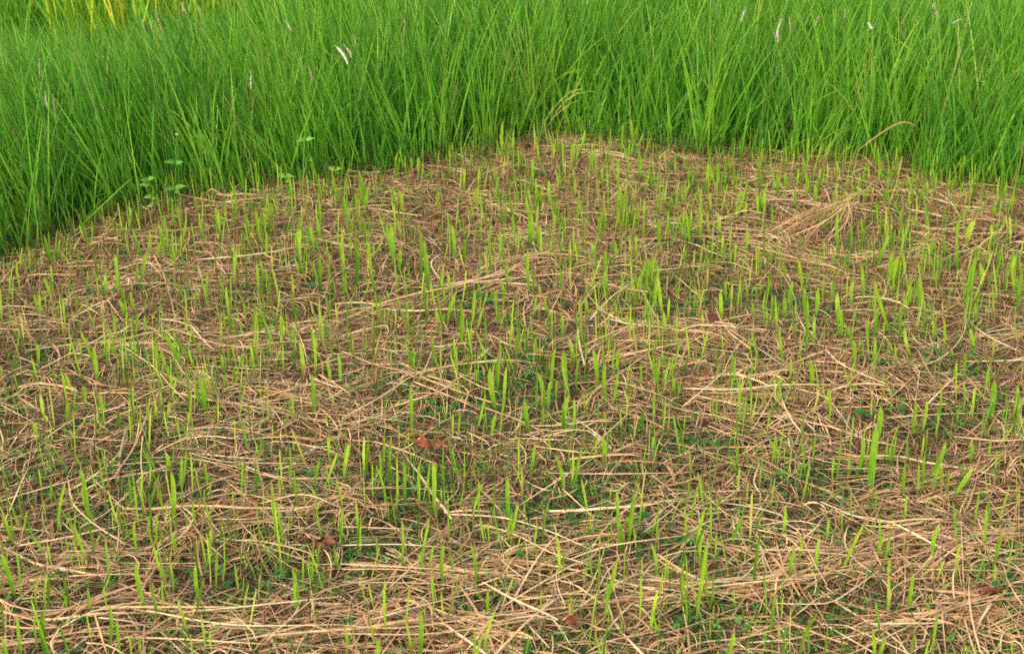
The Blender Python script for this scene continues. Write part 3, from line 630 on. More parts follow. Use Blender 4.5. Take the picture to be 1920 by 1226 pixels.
# more shoots outside the picture and a few between, so the patch carries on
p = keep(scatter(420, YN, YF, mar=1.3), -.02); px, py = to_px(*p.T)
outside = (px < -25) | (px > 1945) | (py > 1235) | (py < 640)
p = p[outside]; per = rng.integers(1, 5, len(p)); p = np.repeat(p, per, 0) + rng.normal(0, .009, (per.sum(), 2)); n = len(p)
lx, ly = rng.normal(0, .13, n), rng.normal(0, .1, n)
C, W, S = upright(np.stack([p[:, 0], p[:, 1], ground_h(*p.T)], -1), rng.uniform(.06, .125, n), np.arctan2(ly, lx), np.hypot(lx, ly), rng.normal(0, .1, n),
                  rng.uniform(.0022, .0048, n), 7, rng.normal(0, .6, n), SHOOT_PROF)
stuff('surrounding_shoots', [ribbon_arrays(C, W, S, fold=.28, rnd=np.clip(rng.normal(.5, .22, n), 0, 1))], M_SHOOT, 'bright cut shoots carrying on across the back of the mown patch', 'grass')

# ------------------------------------------------------------------ long straws on top of the litter, traced one by one
STRAWS = {
4: [([0,390,90,290,210,210],8),([860,230,930,380,985,600,990,670],9),([600,480,680,590,720,620],8),([400,590,560,500,620,495],12),([660,670,740,620,830,510],12),([120,770,500,725,900,728,1320,745],11),([230,870,480,740,640,670,900,640],8),([700,750,860,860,950,960,1040,1050],9),([970,790,1020,880,1110,990],12),([460,1150,700,1070,900,980,1100,940],9),([900,900,1200,1030,1500,1100,1900,1190],12),([1250,700,1600,640,1900,600],10),([1300,760,1600,720,1914,700],10),([1640,610,1700,740,1740,930],8),([1580,660,1560,800,1490,880],7),([1740,920,1900,980],14),([0,1070,150,1150,300,1226],8),([800,320,1100,330,1450,350],8),([1000,350,1300,300,1700,330],7),([1100,260,1500,220,1900,130],8),([1150,490,1350,545],9),([1000,370,1200,430,1420,440],7),([800,440,950,370,1000,310],8),([300,540,450,450,480,440],7)],
5: [([0,690,130,650,260,630,240,720,190,760],9),([0,600,300,480,700,390,1000,280,1200,190],11),([560,400,850,350,1100,250],10),([500,410,800,380,1280,330],8),([1280,340,1200,500,1140,620],10),([1340,750,1560,650,1780,590],9),([1390,600,1500,480,1650,370],9),([1640,270,1700,190,1780,130],10),([0,1150,250,1010,420,900,700,840,1000,830],12),([620,850,900,820,1100,840],10),([400,940,600,1020,780,1100],12),([620,880,760,960,900,1010],9),([780,1080,1000,1160,1130,1226],9),([760,820,840,745],15),([940,1030,945,1120,880,1180],8),([1750,320,1914,305],8),([0,770,200,850,400,890],9),([300,1080,560,990,640,930,760,890],12),([1500,800,1700,770,1914,720],9),([1480,830,1650,780,1800,740],10),([1600,640,1500,700,1350,780],7)],
6: [([0,300,170,290],7),([0,750,100,690,220,630],9),([220,620,400,740,550,840,690,920],10),([420,400,480,330,540,250],8),([1540,430,1590,580,1560,700,1450,810,1290,870],9),([1590,590,1700,680,1900,780],8),([1620,450,1780,455,1914,490],7),([0,1080,150,960,300,820],10),([0,980,300,985,550,960,830,960],12),([540,940,460,1100,380,1226],10),([640,980,800,1030,880,1120,950,1226],10),([1360,1080,1480,960,1580,870],12),([1590,910,1650,980,1700,1050],9),([800,760,900,850,1150,960],14),([1200,880,1400,890,1600,905],8),([640,555,660,600,690,660],8),([0,130,400,130,640,130],7),([380,180,600,240,900,320],12),([1600,340,1550,390,1500,400],8),([230,620,440,660,600,700],8),([550,950,300,1000,100,1010],9)],
7: [([800,0,790,120,795,240],8),([180,30,150,220],7),([0,370,90,340,400,250,540,190],9),([380,240,410,380,520,490,700,610],10),([440,520,600,430,740,300,820,250],10),([500,220,620,340,700,420],8),([310,580,700,500,1100,380,1560,240,1860,160],11),([480,710,700,760,1000,850,1120,880],11),([340,870,600,740,740,650,1100,550,1340,460],10),([600,960,1000,960,1400,960],15),([1010,990,1450,950,1914,900],10),([820,980,1300,1060,1914,1060],10),([1000,1060,1500,1090,1914,1110],14),([700,1130,1000,1140,1500,1170],12),([1500,1140,1700,960,1914,800],10),([530,1000,560,1100,600,1226],14),([810,1060,800,1226],12),([480,1160,600,1175,700,1226],14),([1460,380,1700,330,1900,400],8),([1700,540,1850,690,1830,900],10),([1330,0,1320,110],10),([550,1020,720,1040,860,1080],12),([300,1040,400,960,560,890],9),([0,1180,200,1150,400,1080],10),([1380,160,1385,260,1360,400],7),([1060,100,1300,150,1730,155],9)],
8: [([0,720,400,740,700,760,1100,770],12),([0,750,300,750,520,780],10),([600,440,900,460,1150,530,1400,640],13),([740,680,900,570,1000,530,1300,480,1600,400],9),([1260,700,1500,620,1914,560],11),([900,960,1250,750,1450,660],10),([0,1060,300,1080,700,1030,1100,980,1500,930,1914,850],12),([0,1110,500,1110,1000,1040,1400,960],11),([170,1030,500,940,800,870,1000,850],11),([0,820,500,830,760,870],9),([1380,1210,1500,1150,1700,1110,1914,1060],12),([1480,110,1650,40,1700,0],14),([1000,390,1200,260,1440,110],10),([1080,60,1300,90,1420,100],8),([1240,300,1350,400,1450,490],9),([580,100,640,200,690,290],9),([1740,220,1900,350],10),([0,510,400,525],8),([0,615,330,610,600,630],8),([100,300,280,295,460,300,640,320],9),([400,920,440,960],20),([960,800,900,960],8),([870,540,960,640],8),([1160,210,1500,215,1860,210],8),([1700,540,1800,460,1914,370],9),([1480,880,1600,800,1800,730,1914,640],14),([1080,460,1300,420,1600,340],8),([1150,830,1400,740,1700,680],9),([640,1190,800,1000,1000,950],9)],
9: [([700,190,1000,185,1160,190,1185,230],12),([660,320,1000,370,1400,460,1800,560],11),([380,500,500,310,600,230,830,70,980,40],9),([850,420,1000,500,1090,560],8),([680,490,850,420,1200,370],13),([1150,490,1300,470,1560,470],10),([1560,440,1570,700,1580,940],9),([1890,300,1885,500,1900,720],8),([0,850,200,810,400,780],13),([80,860,400,820,700,800],12),([500,940,800,940,940,870,1100,760],10),([640,1000,800,890,1000,840],10),([1050,1055,1450,1050],12),([1540,920,1460,990,1460,1050,1475,1226],14),([1300,750,1700,755,1914,770],10),([1800,770,1860,880,1914,960],9),([1240,40,1205,130,1210,240],10),([0,1210,100,1160,350,1130,660,1050],12),([370,1160,600,1140,740,1110],15),([380,850,500,1000,640,1220],9),([1730,940,1650,1060],18),([1580,1030,1640,1226],14),([1720,1070,1914,980],15),([1780,1210,1800,1100,1914,1060],10),([1600,1090,1900,1180],12),([0,950,50,1226],9),([100,300,220,420,330,480],8),([0,560,130,490,200,460],10),([180,400,330,280,400,140],9),([450,640,700,640,900,640],9),([880,740,1150,690,1400,670],9),([430,160,400,260,440,330],12)],
3: [([600,890,850,865,1000,870,1090,960,1160,1005],10),([340,890,380,920,410,965],12),([1240,1060,1400,1070,1500,1130,1560,1226],9),([0,940,150,940],8)],
2: [([680,1110,760,1000,880,940,1000,890],9),([1330,855,1450,850,1560,855],7),([1600,790,1700,780,1840,790],9),([1600,790,1590,840,1575,900],8),([1840,800,1830,860],8),([900,1140,950,1180,1010,1220],8)],
1: [([1190,1060,1280,1120,1400,1130],7),([640,1215,700,1190,760,1170],8),([740,1130,840,1180],7)],
}
def smooth_path(P, k):
    """even points along a softly curved path through P"""
    P = np.asarray(P, float)
    if len(P) == 2: P = np.array([P[0], (P[0] + P[1]) / 2, P[1]])
    pad = np.vstack([2 * P[0] - P[1], P, 2 * P[-1] - P[-2]]); out = []
    for i in range(1, len(pad) - 2):
        a, b, c, d = pad[i - 1:i + 3]
        for t in np.linspace(0, 1, 8, endpoint=False):
            out.append(.5 * ((2 * b) + (c - a) * t + (2 * a - 5 * b + 4 * c - d) * t * t + (3 * b - a - 3 * c + d) * t ** 3))
    out.append(P[-1]); out = np.array(out)
    s = np.concatenate([[0], np.cumsum(np.linalg.norm(np.diff(out, axis=0), axis=1))])
    q = np.linspace(0, s[-1], k)
    return np.stack([np.interp(q, s, out[:, j]) for j in range(out.shape[1])], -1)

LITTER_TOP = .016
slist = []
for c, lst in STRAWS.items():
    ox, oy = CROP[c]
    for pts, w in lst:
        P = np.array(pts, float).reshape(-1, 2) / K + [ox, oy]
        P = smooth_path(P, 14)
        slist.append((P, w / K))
scell = {}
for P, w in slist:
    m = P[len(P) // 2]; scell.setdefault(cell(*m), []).append((P, w))
for key, lst in scell.items():
    descs = []
    for P, w in lst:
        ddx, ddy = P[-1] - P[0]
        Lm = np.hypot(*np.diff(P, axis=0).T).sum()
        bendy = Lm / (math.hypot(ddx, ddy) + 1e-6)
        Lm /= ppm(float(at_z(P[7, 0], P[7, 1])[1]))
        ang = math.degrees(math.atan2(-ddy, ddx)) % 180
        dirw = 'lying level' if ang < 12 or ang > 168 else 'rising rightward' if ang < 75 else 'pointing forward' if ang < 105 else 'rising leftward'
        descs.append((P[:, 0].mean(), f"{'long' if Lm > .3 else 'short' if Lm < .14 else 'medium'} {'bent' if bendy > 1.04 else 'straight'} straw {dirw}"))
    for (P, w), (x_, d), o_ in zip(lst, descs, ordinals(descs)):
        lab = f"{d}, {o_}{COLS[key[1]][2]} {ROWS[key[0]][2]}"
        g = at_z(P[:, 0], P[:, 1], .02)
        zt = ground_h(g[:, 0], g[:, 1]) + thatch_h(g[:, 0], g[:, 1]) + LITTER_TOP
        zt = np.convolve(np.pad(zt, 3, 'edge'), np.ones(7) / 7, 'valid')
        s = np.linspace(0, 1, len(P)); zt = zt + .006 * np.sin(s * 3.14) + rng.normal(0, .001)
        C = at_z(P[:, 0], P[:, 1], zt)
        root = C[len(C) // 2].copy(); root[2] = 0
        T = np.gradient(C, axis=0); S = np.stack([-T[:, 1], T[:, 0], 0 * T[:, 0]], -1); S /= np.linalg.norm(S, axis=1, keepdims=True) + 1e-9
        rl = rng.normal(.25, .3) + rng.normal(0, .4) * s
        S = S * np.cos(rl)[:, None] + np.array([0, 0, 1]) * np.sin(rl)[:, None]
        hw = np.clip(w / ppm(root[1]) * .40, .0010, .0042)
        V, F, A = ribbon_arrays((C - root)[None], (hw * np.interp(s, [0, .08, .7, 1], [.6, 1, .9, .35]))[None], S[None], fold=.32, rnd=np.array([np.clip(rng.normal(.84, .07), .55, .93)]))
        me = raw_mesh('straw_stalk', V, F, A, M_STRAW)
        link('straw_stalk', me, loc=tuple(root), label=lab, category='straw', group='single straws lying on top of the litter')

# arched dry blades rising out of the edge of the bank
def arch(P, w, depth_off, label, mat=M_STRAW, col=.7, name='dry_grass_blade', cat='dry blade'):
    P = smooth_path(np.array(P, float), 18)
    y0 = float(at_z(P[0, 0], P[0, 1])[1]) + depth_off - .20
    C = at_y(P[:, 0], P[:, 1], y0 + np.linspace(0, .05, len(P)))
    if cat == 'dry blade': C[0, 2] = 0.0; C[1, 2] = max(C[1, 2] * .55, .01); C[0, :2] += (C[0, :2] - C[3, :2]) * .3
    root = C[0].copy()
    s = np.linspace(0, 1, len(P))
    S = np.tile([.3, .9, .3], (len(P), 1))
    V, F, A = ribbon_arrays((C - root)[None], (w / ppm(y0) * .5 * np.interp(s, [0, .5, 1], [.8, 1, .25]))[None], S[None], fold=.3, rnd=np.array([col]))
    return link(name, raw_mesh(name, V, F, A, mat), loc=tuple(root), label=label, category=cat)
def cp(c, *xy):
    q = np.array(xy, float).reshape(-1, 2) / K + CROP[c]; return q
arch(cp(3, 940, 875, 1080, 770, 1180, 705, 1250, 685, 1310, 710, 1350, 770, 1370, 820), 4.5, -.02, 'orange tan dry grass blade arching over at the right of the tall grass', col=.58)
arch(cp(2, 1090, 760, 1180, 620, 1280, 520, 1350, 500), 3.5, -.02, 'thin straw coloured blade curving up to the right before the tall grass', col=.85)
arch(cp(2, 1130, 740, 1200, 650, 1290, 580, 1340, 560), 2.5, -.02, 'shorter pale blade curving just below the thin straw coloured one', col=.8)
arch(cp(2, 590, 670, 612, 600, 608, 530), 5, -.05, 'rust red withered blade standing upright inside the tall grass', mat=M_DEAD, col=.9)
arch(cp(2, 1640, 610, 1560, 520, 1480, 450), 6, .0, 'pale green blade leaning left above the centre right edge', mat=M_TALL, col=.7, name='bent_grass', cat='grass')
arch(cp(3, 540, 740, 440, 733, 330, 724), 6, -.05, 'broad green blade bent flat and level at the bank edge', mat=M_TALL, col=.93, name='bent_grass', cat='grass')
arch(cp(3, 380, 690, 460, 620, 600, 525), 7, -.03, 'broad bright green blade rising to the right beside the large fan', mat=M_TALL, col=.93, name='bent_grass', cat='grass')
arch(cp(3, 220, 780, 190, 710, 150, 682), 6, -.05, 'short pale green blade drooping left under the large fan', mat=M_TALL, col=.85, name='bent_grass', cat='grass')
arch(cp(3, 540, 740, 560, 800, 600, 880), 4, -.05, 'thin greenish blade hanging from the level bent blade', mat=M_THIN, col=.9, name='bent_grass', cat='grass')
arch(cp(1, 1140, 1140, 1180, 1060, 1280, 1100, 1380, 1040), 3, -.03, 'loose straw looping up from the bank edge left of centre', col=.75)

# ------------------------------------------------------------------ grass fans that stand out from the bank
def grass_fan(px, py, n, L, spread, lean, label, col=.72, wide=1.0):
    b = at_z(px, py, 0); root = b.copy(); root[2] = float(ground_h(b[0], b[1]))
    e = link('grass_clump', None, loc=tuple(root), label=label, category='grass clump', group='grass fans along the foot of the bank')
    base = rng.normal(0, .030, (n, 3)); base[:, 2] = 0
    lx = rng.normal(lean, spread * .8, n); ly = rng.normal(-.05, spread * .7, n)
    C, W, S = upright(base, rng.normal(L, L * .2, n), np.arctan2(ly, lx), np.hypot(lx, ly), np.abs(rng.normal(.15, .2, n)), rng.uniform(.0014, .0032, n) * wide, 9, rng.normal(0, .7, n),
                      ((0, .3, .6, .85, 1), (.6, .95, 1, .6, .05)))
    for i in range(n):
        V, F, A = ribbon_arrays(C[i:i + 1], W[i:i + 1], S[i:i + 1], fold=.35, rnd=np.array([np.clip(rng.normal(col - .15, .14), 0, .95)]))
        link('blade', raw_mesh('blade', V, F, A, M_TALL), parent=e)
grass_fan(1322, 292, 30, .47, .20, .06, 'largest bright green grass fan, at the bank edge right of centre', .85)
grass_fan(1350, 285, 16, .42, .30, .22, 'grass fan leaning right, directly right of the largest fan', .75)
grass_fan(832, 298, 24, .36, .20, -.03, 'bright green grass fan at the bank edge left of centre', .88)
grass_fan(772, 318, 18, .34, .26, -.20, 'grass fan leaning left beside the bright one left of centre', .70)
grass_fan(905, 290, 16, .38, .18, .10, 'narrow grass fan above the dark round leaves', .75)
grass_fan(1735, 335, 20, .22, .42, -.05, 'low splayed grass tuft at the bank edge on the right', .62, 1.2)
grass_fan(1850, 350, 18, .34, .34, -.15, 'tangled grass fan at the right edge of the photo', .55)
grass_fan(1500, 300, 16, .40, .16, .02, 'upright grass fan behind the broken flat straws', .70)
grass_fan(1620, 305, 16, .40, .18, .08, 'upright grass fan behind the foot of the arched dry blade', .68)
grass_fan(560, 350, 18, .34, .30, -.30, 'strongly left leaning grass fan at the bank edge, left side', .72)
grass_fan(400, 375, 16, .36, .22, -.15, 'grass fan directly right of the flowering weed', .70)
grass_fan(215, 410, 18, .36, .24, -.18, 'left leaning grass fan left of the flowering weed', .66)
grass_fan(105, 445, 18, .36, .28, .25, 'grass fan crossing to the right near the left edge', .6)
grass_fan(30, 475, 18, .38, .22, -.12, 'grass fan in the left corner of the bank', .62)
grass_fan(655, 335, 16, .32, .24, -.12, 'grass fan above the first straw, left of centre', .68)
grass_fan(1110, 268, 14, .36, .20, .08, 'grass fan behind the thin curved straw coloured blade', .66)
grass_fan(1215, 272, 14, .38, .20, -.04, 'grass fan between the straw heap and the large fan', .66)

# ------------------------------------------------------------------ upright bunch of straw and other heaps
def straw_bunch(tip, feet, n, label, hmax):
    foot = np.array(feet, float)
    root = at_z(*foot.mean(0), 0)
    y0 = root[1]
    top = at_y(tip[0], tip[1], y0 + .01)
    e = link('straw_bunch', None, loc=tuple(root), label=label, category='straw bunch')
    for i in range(n):
        f = foot[0] + (foot[1] - foot[0]) * rng.random() + rng.normal(0, 3, 2)
        b = at_z(f[0], f[1], .006)
        t_ = top + rng.normal(0, [.012, .010, .008])
        k = 9; s = np.linspace(0, 1, k)
        C = b[None] + (t_ - b)[None] * s[:, None]
        C[:, 2] += np.sin(s * 3.1416) * rng.uniform(-.012, .018)
        C[:, 0] += np.sin(s * 3.1416) * rng.normal(0, .016); C[:, 1] += np.sin(s * 3.1416) * rng.normal(0, .016)
        ext = (C[-1] - C[-2]) * rng.uniform(0, 1); C[-1] += ext
        S = np.tile(rng.normal(0, 1, 3), (k, 1))
        V, F, A = ribbon_arrays((C - root)[None], (rng.uniform(.0006, .0016) * np.interp(s, [0, .2, 1], [.6, 1, .7]))[None], S[None], fold=.3, rnd=np.array([np.clip(rng.normal(.66, .18), .1, .97)]))
        link('straw', raw_mesh('straw', V, F, A, M_STRAW), parent=e)
straw_bunch((1588, 374), ((1385, 446), (1560, 458)), 30, 'bunch of cut straw drawn up to a peak, its stalks trailing left', .08)
straw_bunch((1590, 384), ((1560, 446), (1616, 432)), 14, 'short steep straws hanging from the right side of the peaked bunch', .08)
straw_bunch((1180, 345), ((1120, 378), (1235, 386)), 16, 'low heap of bent straw near the tall grass, right of centre', .05)
straw_bunch((1385, 484), ((1368, 522), (1402, 524)), 9, 'narrow sheaf of grey straws standing almost upright, right of centre', .05)

# ------------------------------------------------------------------ leaves
def leaf_mesh(name, L, w, mat, col, droop=.3, cup=.25, k=9, serr=0, curl=0.0, pw=.75):
    """leaf along +X from its stalk, with a folded midrib and a notched or plain edge"""
    s = np.linspace(0, 1, k)
    prof = np.sin(np.clip(s, 0, 1) ** pw * math.pi) ** (.8 if pw > .7 else 1.15)
    if serr: prof = prof * (1 + serr * np.where(np.arange(k) % 2 == 0, 1, -1))
    hw = w / 2 * np.maximum(prof, .03)
    x = s * L; z = -droop * L * s ** 2 + curl * L * np.sin(s * 5)
    rows = []
    for q in (-1, -.5, 0, .5, 1):
        rows.append(np.stack([x, q * hw, z + cup * abs(q) * hw + curl * hw * q * math.sin(q * 7)], -1))
    V = np.stack(rows, 1).reshape(-1, 3); I = np.arange(k * 5).reshape(k, 5)
    F = np.stack([I[:-1, :-1], I[1:, :-1], I[1:, 1:], I[:-1, 1:]], -1).reshape(-1, 4)
    return raw_mesh(name, V, F, {'rnd': np.full(len(V), col), 'along': np.repeat(s, 5)}, mat)

def tube_mesh(name, P, r, mat, col, sides=5):
    P = np.asarray(P, float); k = len(P); r = np.broadcast_to(r, (k,))
    T = np.gradient(P, axis=0); T /= np.linalg.norm(T, axis=1, keepdims=True) + 1e-9
    A = np.cross(T, [0.31, .9, .11]); A /= np.linalg.norm(A, axis=1, keepdims=True) + 1e-9; B = np.cross(T, A)
    a = np.linspace(0, 2 * math.pi, sides, endpoint=False)
    V = (P[:, None] + r[:, None, None] * (A[:, None] * np.cos(a)[None, :, None] + B[:, None] * np.sin(a)[None, :, None])).reshape(-1, 3)
    I = np.arange(k * sides).reshape(k, sides); J = np.roll(I, -1, 1)
    F = np.stack([I[:-1], J[:-1], J[1:], I[1:]], -1).reshape(-1, 4)
    return raw_mesh(name, V, F, {'rnd': np.full(len(V), col), 'along': np.repeat(np.linspace(0, 1, k), sides)}, mat)

def place(o, loc, heading, pitch, roll=0.0):
    o.location = tuple(loc); o.rotation_euler = (roll, -pitch, heading)

# flowering weed and its neighbours
def weed(P, leaves, label, w=3.5, flower=None, doff=-.07):
    P = smooth_path(np.array(P, float), 12)
    y0 = float(at_z(P[0, 0], P[0, 1])[1]) + doff
    C = at_y(P[:, 0], P[:, 1], y0); root = C[0].copy(); C[0, 2] -= .03
    e = link('leafy_weed', None, loc=tuple(root), label=label, category='weed')
    link('stem', tube_mesh('stem', C - root, np.linspace(.0016, .0009, 12), M_WEED, .9), parent=e)
    for lx_, ly_, dx, dy, wd in leaves:
        q = at_y(lx_, ly_, y0) - root; L = math.hypot(dx, dy) / ppm(y0) * 1.05
        o = link('leaf', leaf_mesh('leaf', L, wd / ppm(y0), M_WEED, float(rng.uniform(.6, 1)), droop=.3, serr=.10, pw=.58, k=11), parent=e)
        place(o, q, 0 if dx > 0 else math.pi, -dy / max(abs(dx), 6) * .6 + .1, rng.normal(.9, .25) * (1 if dx > 0 else -1))
        o.rotation_euler.z += rng.normal(-.5 if dx > 0 else .5, .4)
    if flower:
        q = at_y(flower[0], flower[1], y0) - root
        me = bpy.data.meshes.new('petal'); 
        for i in range(8):
            o = link('petal', leaf_mesh('petal', .0065, .0042, M_PETAL, .5, droop=-.1, k=4), parent=e); place(o, q, i * math.pi / 4, .25)
        a = np.linspace(-1, 1, 5); link('flower_centre', tube_mesh('flower_centre', np.stack([0 * a, 0 * a, a * .002], -1) + q, .0026 * np.sqrt(1.02 - a * a), M_YCENT, .5, 7), parent=e)
weed([(326, 388), (328, 350), (329, 300), (331, 258)], [(328, 304, -20, -6, 9), (330, 305, 14, -4, 9), (327, 352, -20, -2, 10), (328, 352, 20, -8, 10), (327, 356, 8, 8, 9), (325, 378, -20, 0, 9), (326, 384, 12, -8, 9), (326, 386, -12, 8, 8)],
     'small leafy weed with a tiny white flower, at the left bank edge', flower=(331, 253))
weed([(290, 400), (284, 370), (277, 335)], [(277, 338, -14, -6, 9), (278, 336, 12, -6, 9), (280, 345, -18, 0, 9), (284, 368, -14, 2, 8), (285, 372, 14, -4, 8), (287, 385, -12, 4, 8)], 'shorter leafy weed without flower, left of the flowering one')
weed([(590, 345), (582, 300), (572, 235)], [(572, 262, -16, 0, 8), (573, 262, 16, -6, 8), (572, 240, 5, -10, 6), (580, 300, 14, -5, 8)], 'slim leafy weed inside the bank, left of centre')
weed([(540, 352), (535, 330)], [(535, 332, -22, -4, 9), (536, 330, 18, -3, 9), (537, 338, 10, 6, 8)], 'low weed with spread leaves below the left leaning fan')
weed([(632, 335), (628, 318)], [(628, 318, -12, -6, 9), (629, 318, 12, -6, 9), (629, 322, 9, 5, 8)], 'tiny low weed at the bank edge, left of centre')

# broad round leaves near the edge and in the patch
def round_leaves(items_, label, col=.35, name='broadleaf_seedling'):
    b = at_z(items_[0][0], items_[0][1] + 8, 0)
    e = link(name, None, loc=tuple(b), label=label, category='seedling')
    for x, y, d in items_:
        q = at_z(x, y, .035); L = d / ppm(q[1]) * 1.15; hd = rng.uniform(0, 6.28)
        c = q - b
        st = c - np.array([math.cos(hd), math.sin(hd), 0]) * L / 2
        o = link('leaf', leaf_mesh('leaf', L, L * .85, M_CLOVER, float(np.clip(rng.normal(col, .1), 0, .95)), droop=.05, cup=.2), parent=e)
        place(o, st, hd, .15, rng.normal(.25, .25))
        link('leaf_stalk', tube_mesh('leaf_stalk', [(0, 0, 0), st * .5 + [0, 0, .004], st], .0008, M_WEED, .6, 4), parent=e)
round_leaves([(971, 298, 16), (976, 310, 12)], 'glossy oval leaf standing out green at the bank edge, centre', .6)
round_leaves([(1025, 235, 13), (1030, 248, 12), (1018, 262, 13), (1040, 276, 14), (1052, 283, 12)], 'cluster of dark round leaves under the thin curved blade', .3)
round_leaves([(1124, 284, 13), (1150, 286, 11), (1133, 262, 10)], 'pair of round green leaves left of the broken flat straws', .45)
round_leaves([(1202, 283, 15), (1214, 281, 14), (1228, 302, 12)], 'round green leaves below the broken flat straws', .5)
round_leaves([(1270, 298, 14), (1256, 310, 12), (1284, 283, 10)], 'dark round leaves at the foot of the largest fan', .35)
round_leaves([(1484, 283, 15), (1470, 290, 11)], 'round leaf in shade between the upright fans on the right', .4)
round_leaves([(1644, 293, 14), (1660, 300, 11)], 'round leaf behind the foot of the arched blade', .4)
round_leaves([(898, 556, 16), (917, 564, 15)], 'two dark round leaves in straw behind the middle', .25)
round_leaves([(966, 551, 11)], 'single bright round leaf right of the two dark ones', .9)
round_leaves([(1587, 485, 12), (1600, 500, 14)], 'round leaves below the straw bunch on the right', .35)
round_leaves([(1778, 547, 16)], 'single round leaf lying flat at the right', .6)
round_leaves([(1614, 772, 18), (1690, 765, 15), (1628, 780, 14)], 'broad dark round leaves in the litter at the right', .35)
round_leaves([(1640, 676, 13), (1655, 678, 12), (1790, 668, 15)], 'row of round leaves between shoots at the right', .45)
round_leaves([(262, 556, 13), (266, 536, 14)], 'dark round leaves in the stubble at the left', .2)
round_leaves([(585, 535, 16), (496, 530, 11)], 'dark oval leaves in the stubble left of centre', .25)
round_leaves([(60, 540, 9), (68, 548, 8), (16, 551, 9)], 'pale little round leaves at the far left', .9)
round_leaves([(165, 540, 12), (158, 535, 9), (172, 548, 9)], 'cluster of dull green leaves in the left stubble', .3)
round_leaves([(1060, 570, 15)], 'dull green leaf in the straw behind the centre', .3)
round_leaves([(975, 1038, 14), (1110, 1060, 16), (1205, 967, 22)], 'large dull green leaves in the clover, front centre right', .4)
round_leaves([(760, 500, 13)], 'round leaf behind shoots in the back left of centre', .35)
round_leaves([(1000, 322, 13), (1012, 330, 10)], 'dark leaf among straw just below the bank, centre', .25)

# fallen red brown leaves
def dead_leaf(px, py, L, heading, label, n=1, w=.4, col=.6):
    b = at_z(px, py, .03); root = b.copy(); root[2] = 0
    z0 = .012 + float(thatch_h(b[0], b[1]))
    if n == 1:
        o = link('dead_leaf', leaf_mesh('dead_leaf', L, L * w, M_DEAD, col, droop=-.1, cup=.6, serr=.12, curl=.10), label=label, category='dead leaf')
        place(o, (root[0], root[1], z0), heading, .25, rng.normal(0, .4)); return
    e = link('dead_leaf', None, loc=tuple(root), label=label, category='dead leaf')
    for i in range(n):
        hd = heading + (i - (n - 1) / 2) * (2.2 / n) * 1.6 + rng.normal(0, .15)
        o = link('lobe', leaf_mesh('lobe', L * rng.uniform(.7, 1.1), L * w, M_DEAD, float(np.clip(col + rng.normal(0, .15), 0, 1)), droop=-.25, cup=.8, serr=.15, curl=.14, k=11), parent=e)
        place(o, (0, 0, z0 + (.024 if n > 2 else -.002)), hd, rng.uniform(.0, .45), rng.normal(0, .6))
    link('leaf_stalk', tube_mesh('leaf_stalk', [(0, 0, z0), (.02 * math.cos(heading + 3), .02 * math.sin(heading + 3), z0 + .02), (.05 * math.cos(heading + 3), .05 * math.sin(heading + 3), z0 + .03)], .0011, M_DEAD, .4, 5), parent=e)
dead_leaf(812, 848, .054, 2.0, 'shrivelled orange brown leaf with curled lobes, left of centre', n=5, w=.2, col=.7)
dead_leaf(800, 800, .030, 1.2, 'small curled tip of orange leaf just behind the shrivelled one', n=1, w=.45, col=.95)
dead_leaf(562, 1013, .028, .2, 'small bright red brown leaf left of the ribbed rusty pair', n=1, w=.4, col=.7)
dead_leaf(588, 1030, .050, .2, 'ribbed rusty brown leaf half buried in straw, front left', n=2, w=.3, col=.4)
dead_leaf(606, 1018, .035, -.5, 'darker rusty leaf overlapping the right of the ribbed pair', n=1, w=.5, col=.4)
dead_leaf(308, 918, .035, 1.0, 'dull red brown leaf among shoots at the left', n=1, w=.5, col=.35)
dead_leaf(290, 932, .025, .3, 'small brown leaf below the dull red one at the left', n=1, w=.5, col=.5)
dead_leaf(1745, 1203, .025, .8, 'small orange leaf at the bottom right among pale straws', n=1, w=.8, col=.9)
dead_leaf(1838, 1117, .045, .1, 'flat reddish leaf pressed in straw near the right edge', n=1, w=.5, col=.6)
dead_leaf(1578, 994, .045, -.3, 'dark red brown leaf in a hollow at the front right', n=1, w=.35, col=.1)
dead_leaf(1316, 712, .020, .5, 'tiny red leaf scrap right of centre', n=1, w=.7, col=.6)
dead_leaf(1331, 620, .045, 1.2, 'brown curled leaf below shoots, right of centre', n=1, w=.5, col=.35)
dead_leaf(804, 618, .025, 1.2, 'orange brown leaf bit by the foot of a shoot, centre', n=1, w=.5, col=.8)
dead_leaf(1090, 1070, .025, 2.0, 'small dark red leaf in the front centre clover', n=1, w=.5, col=.4)
dead_leaf(1060, 1172, .028, .5, 'small red brown leaf under straw along the bottom', n=1, w=.6, col=.45)

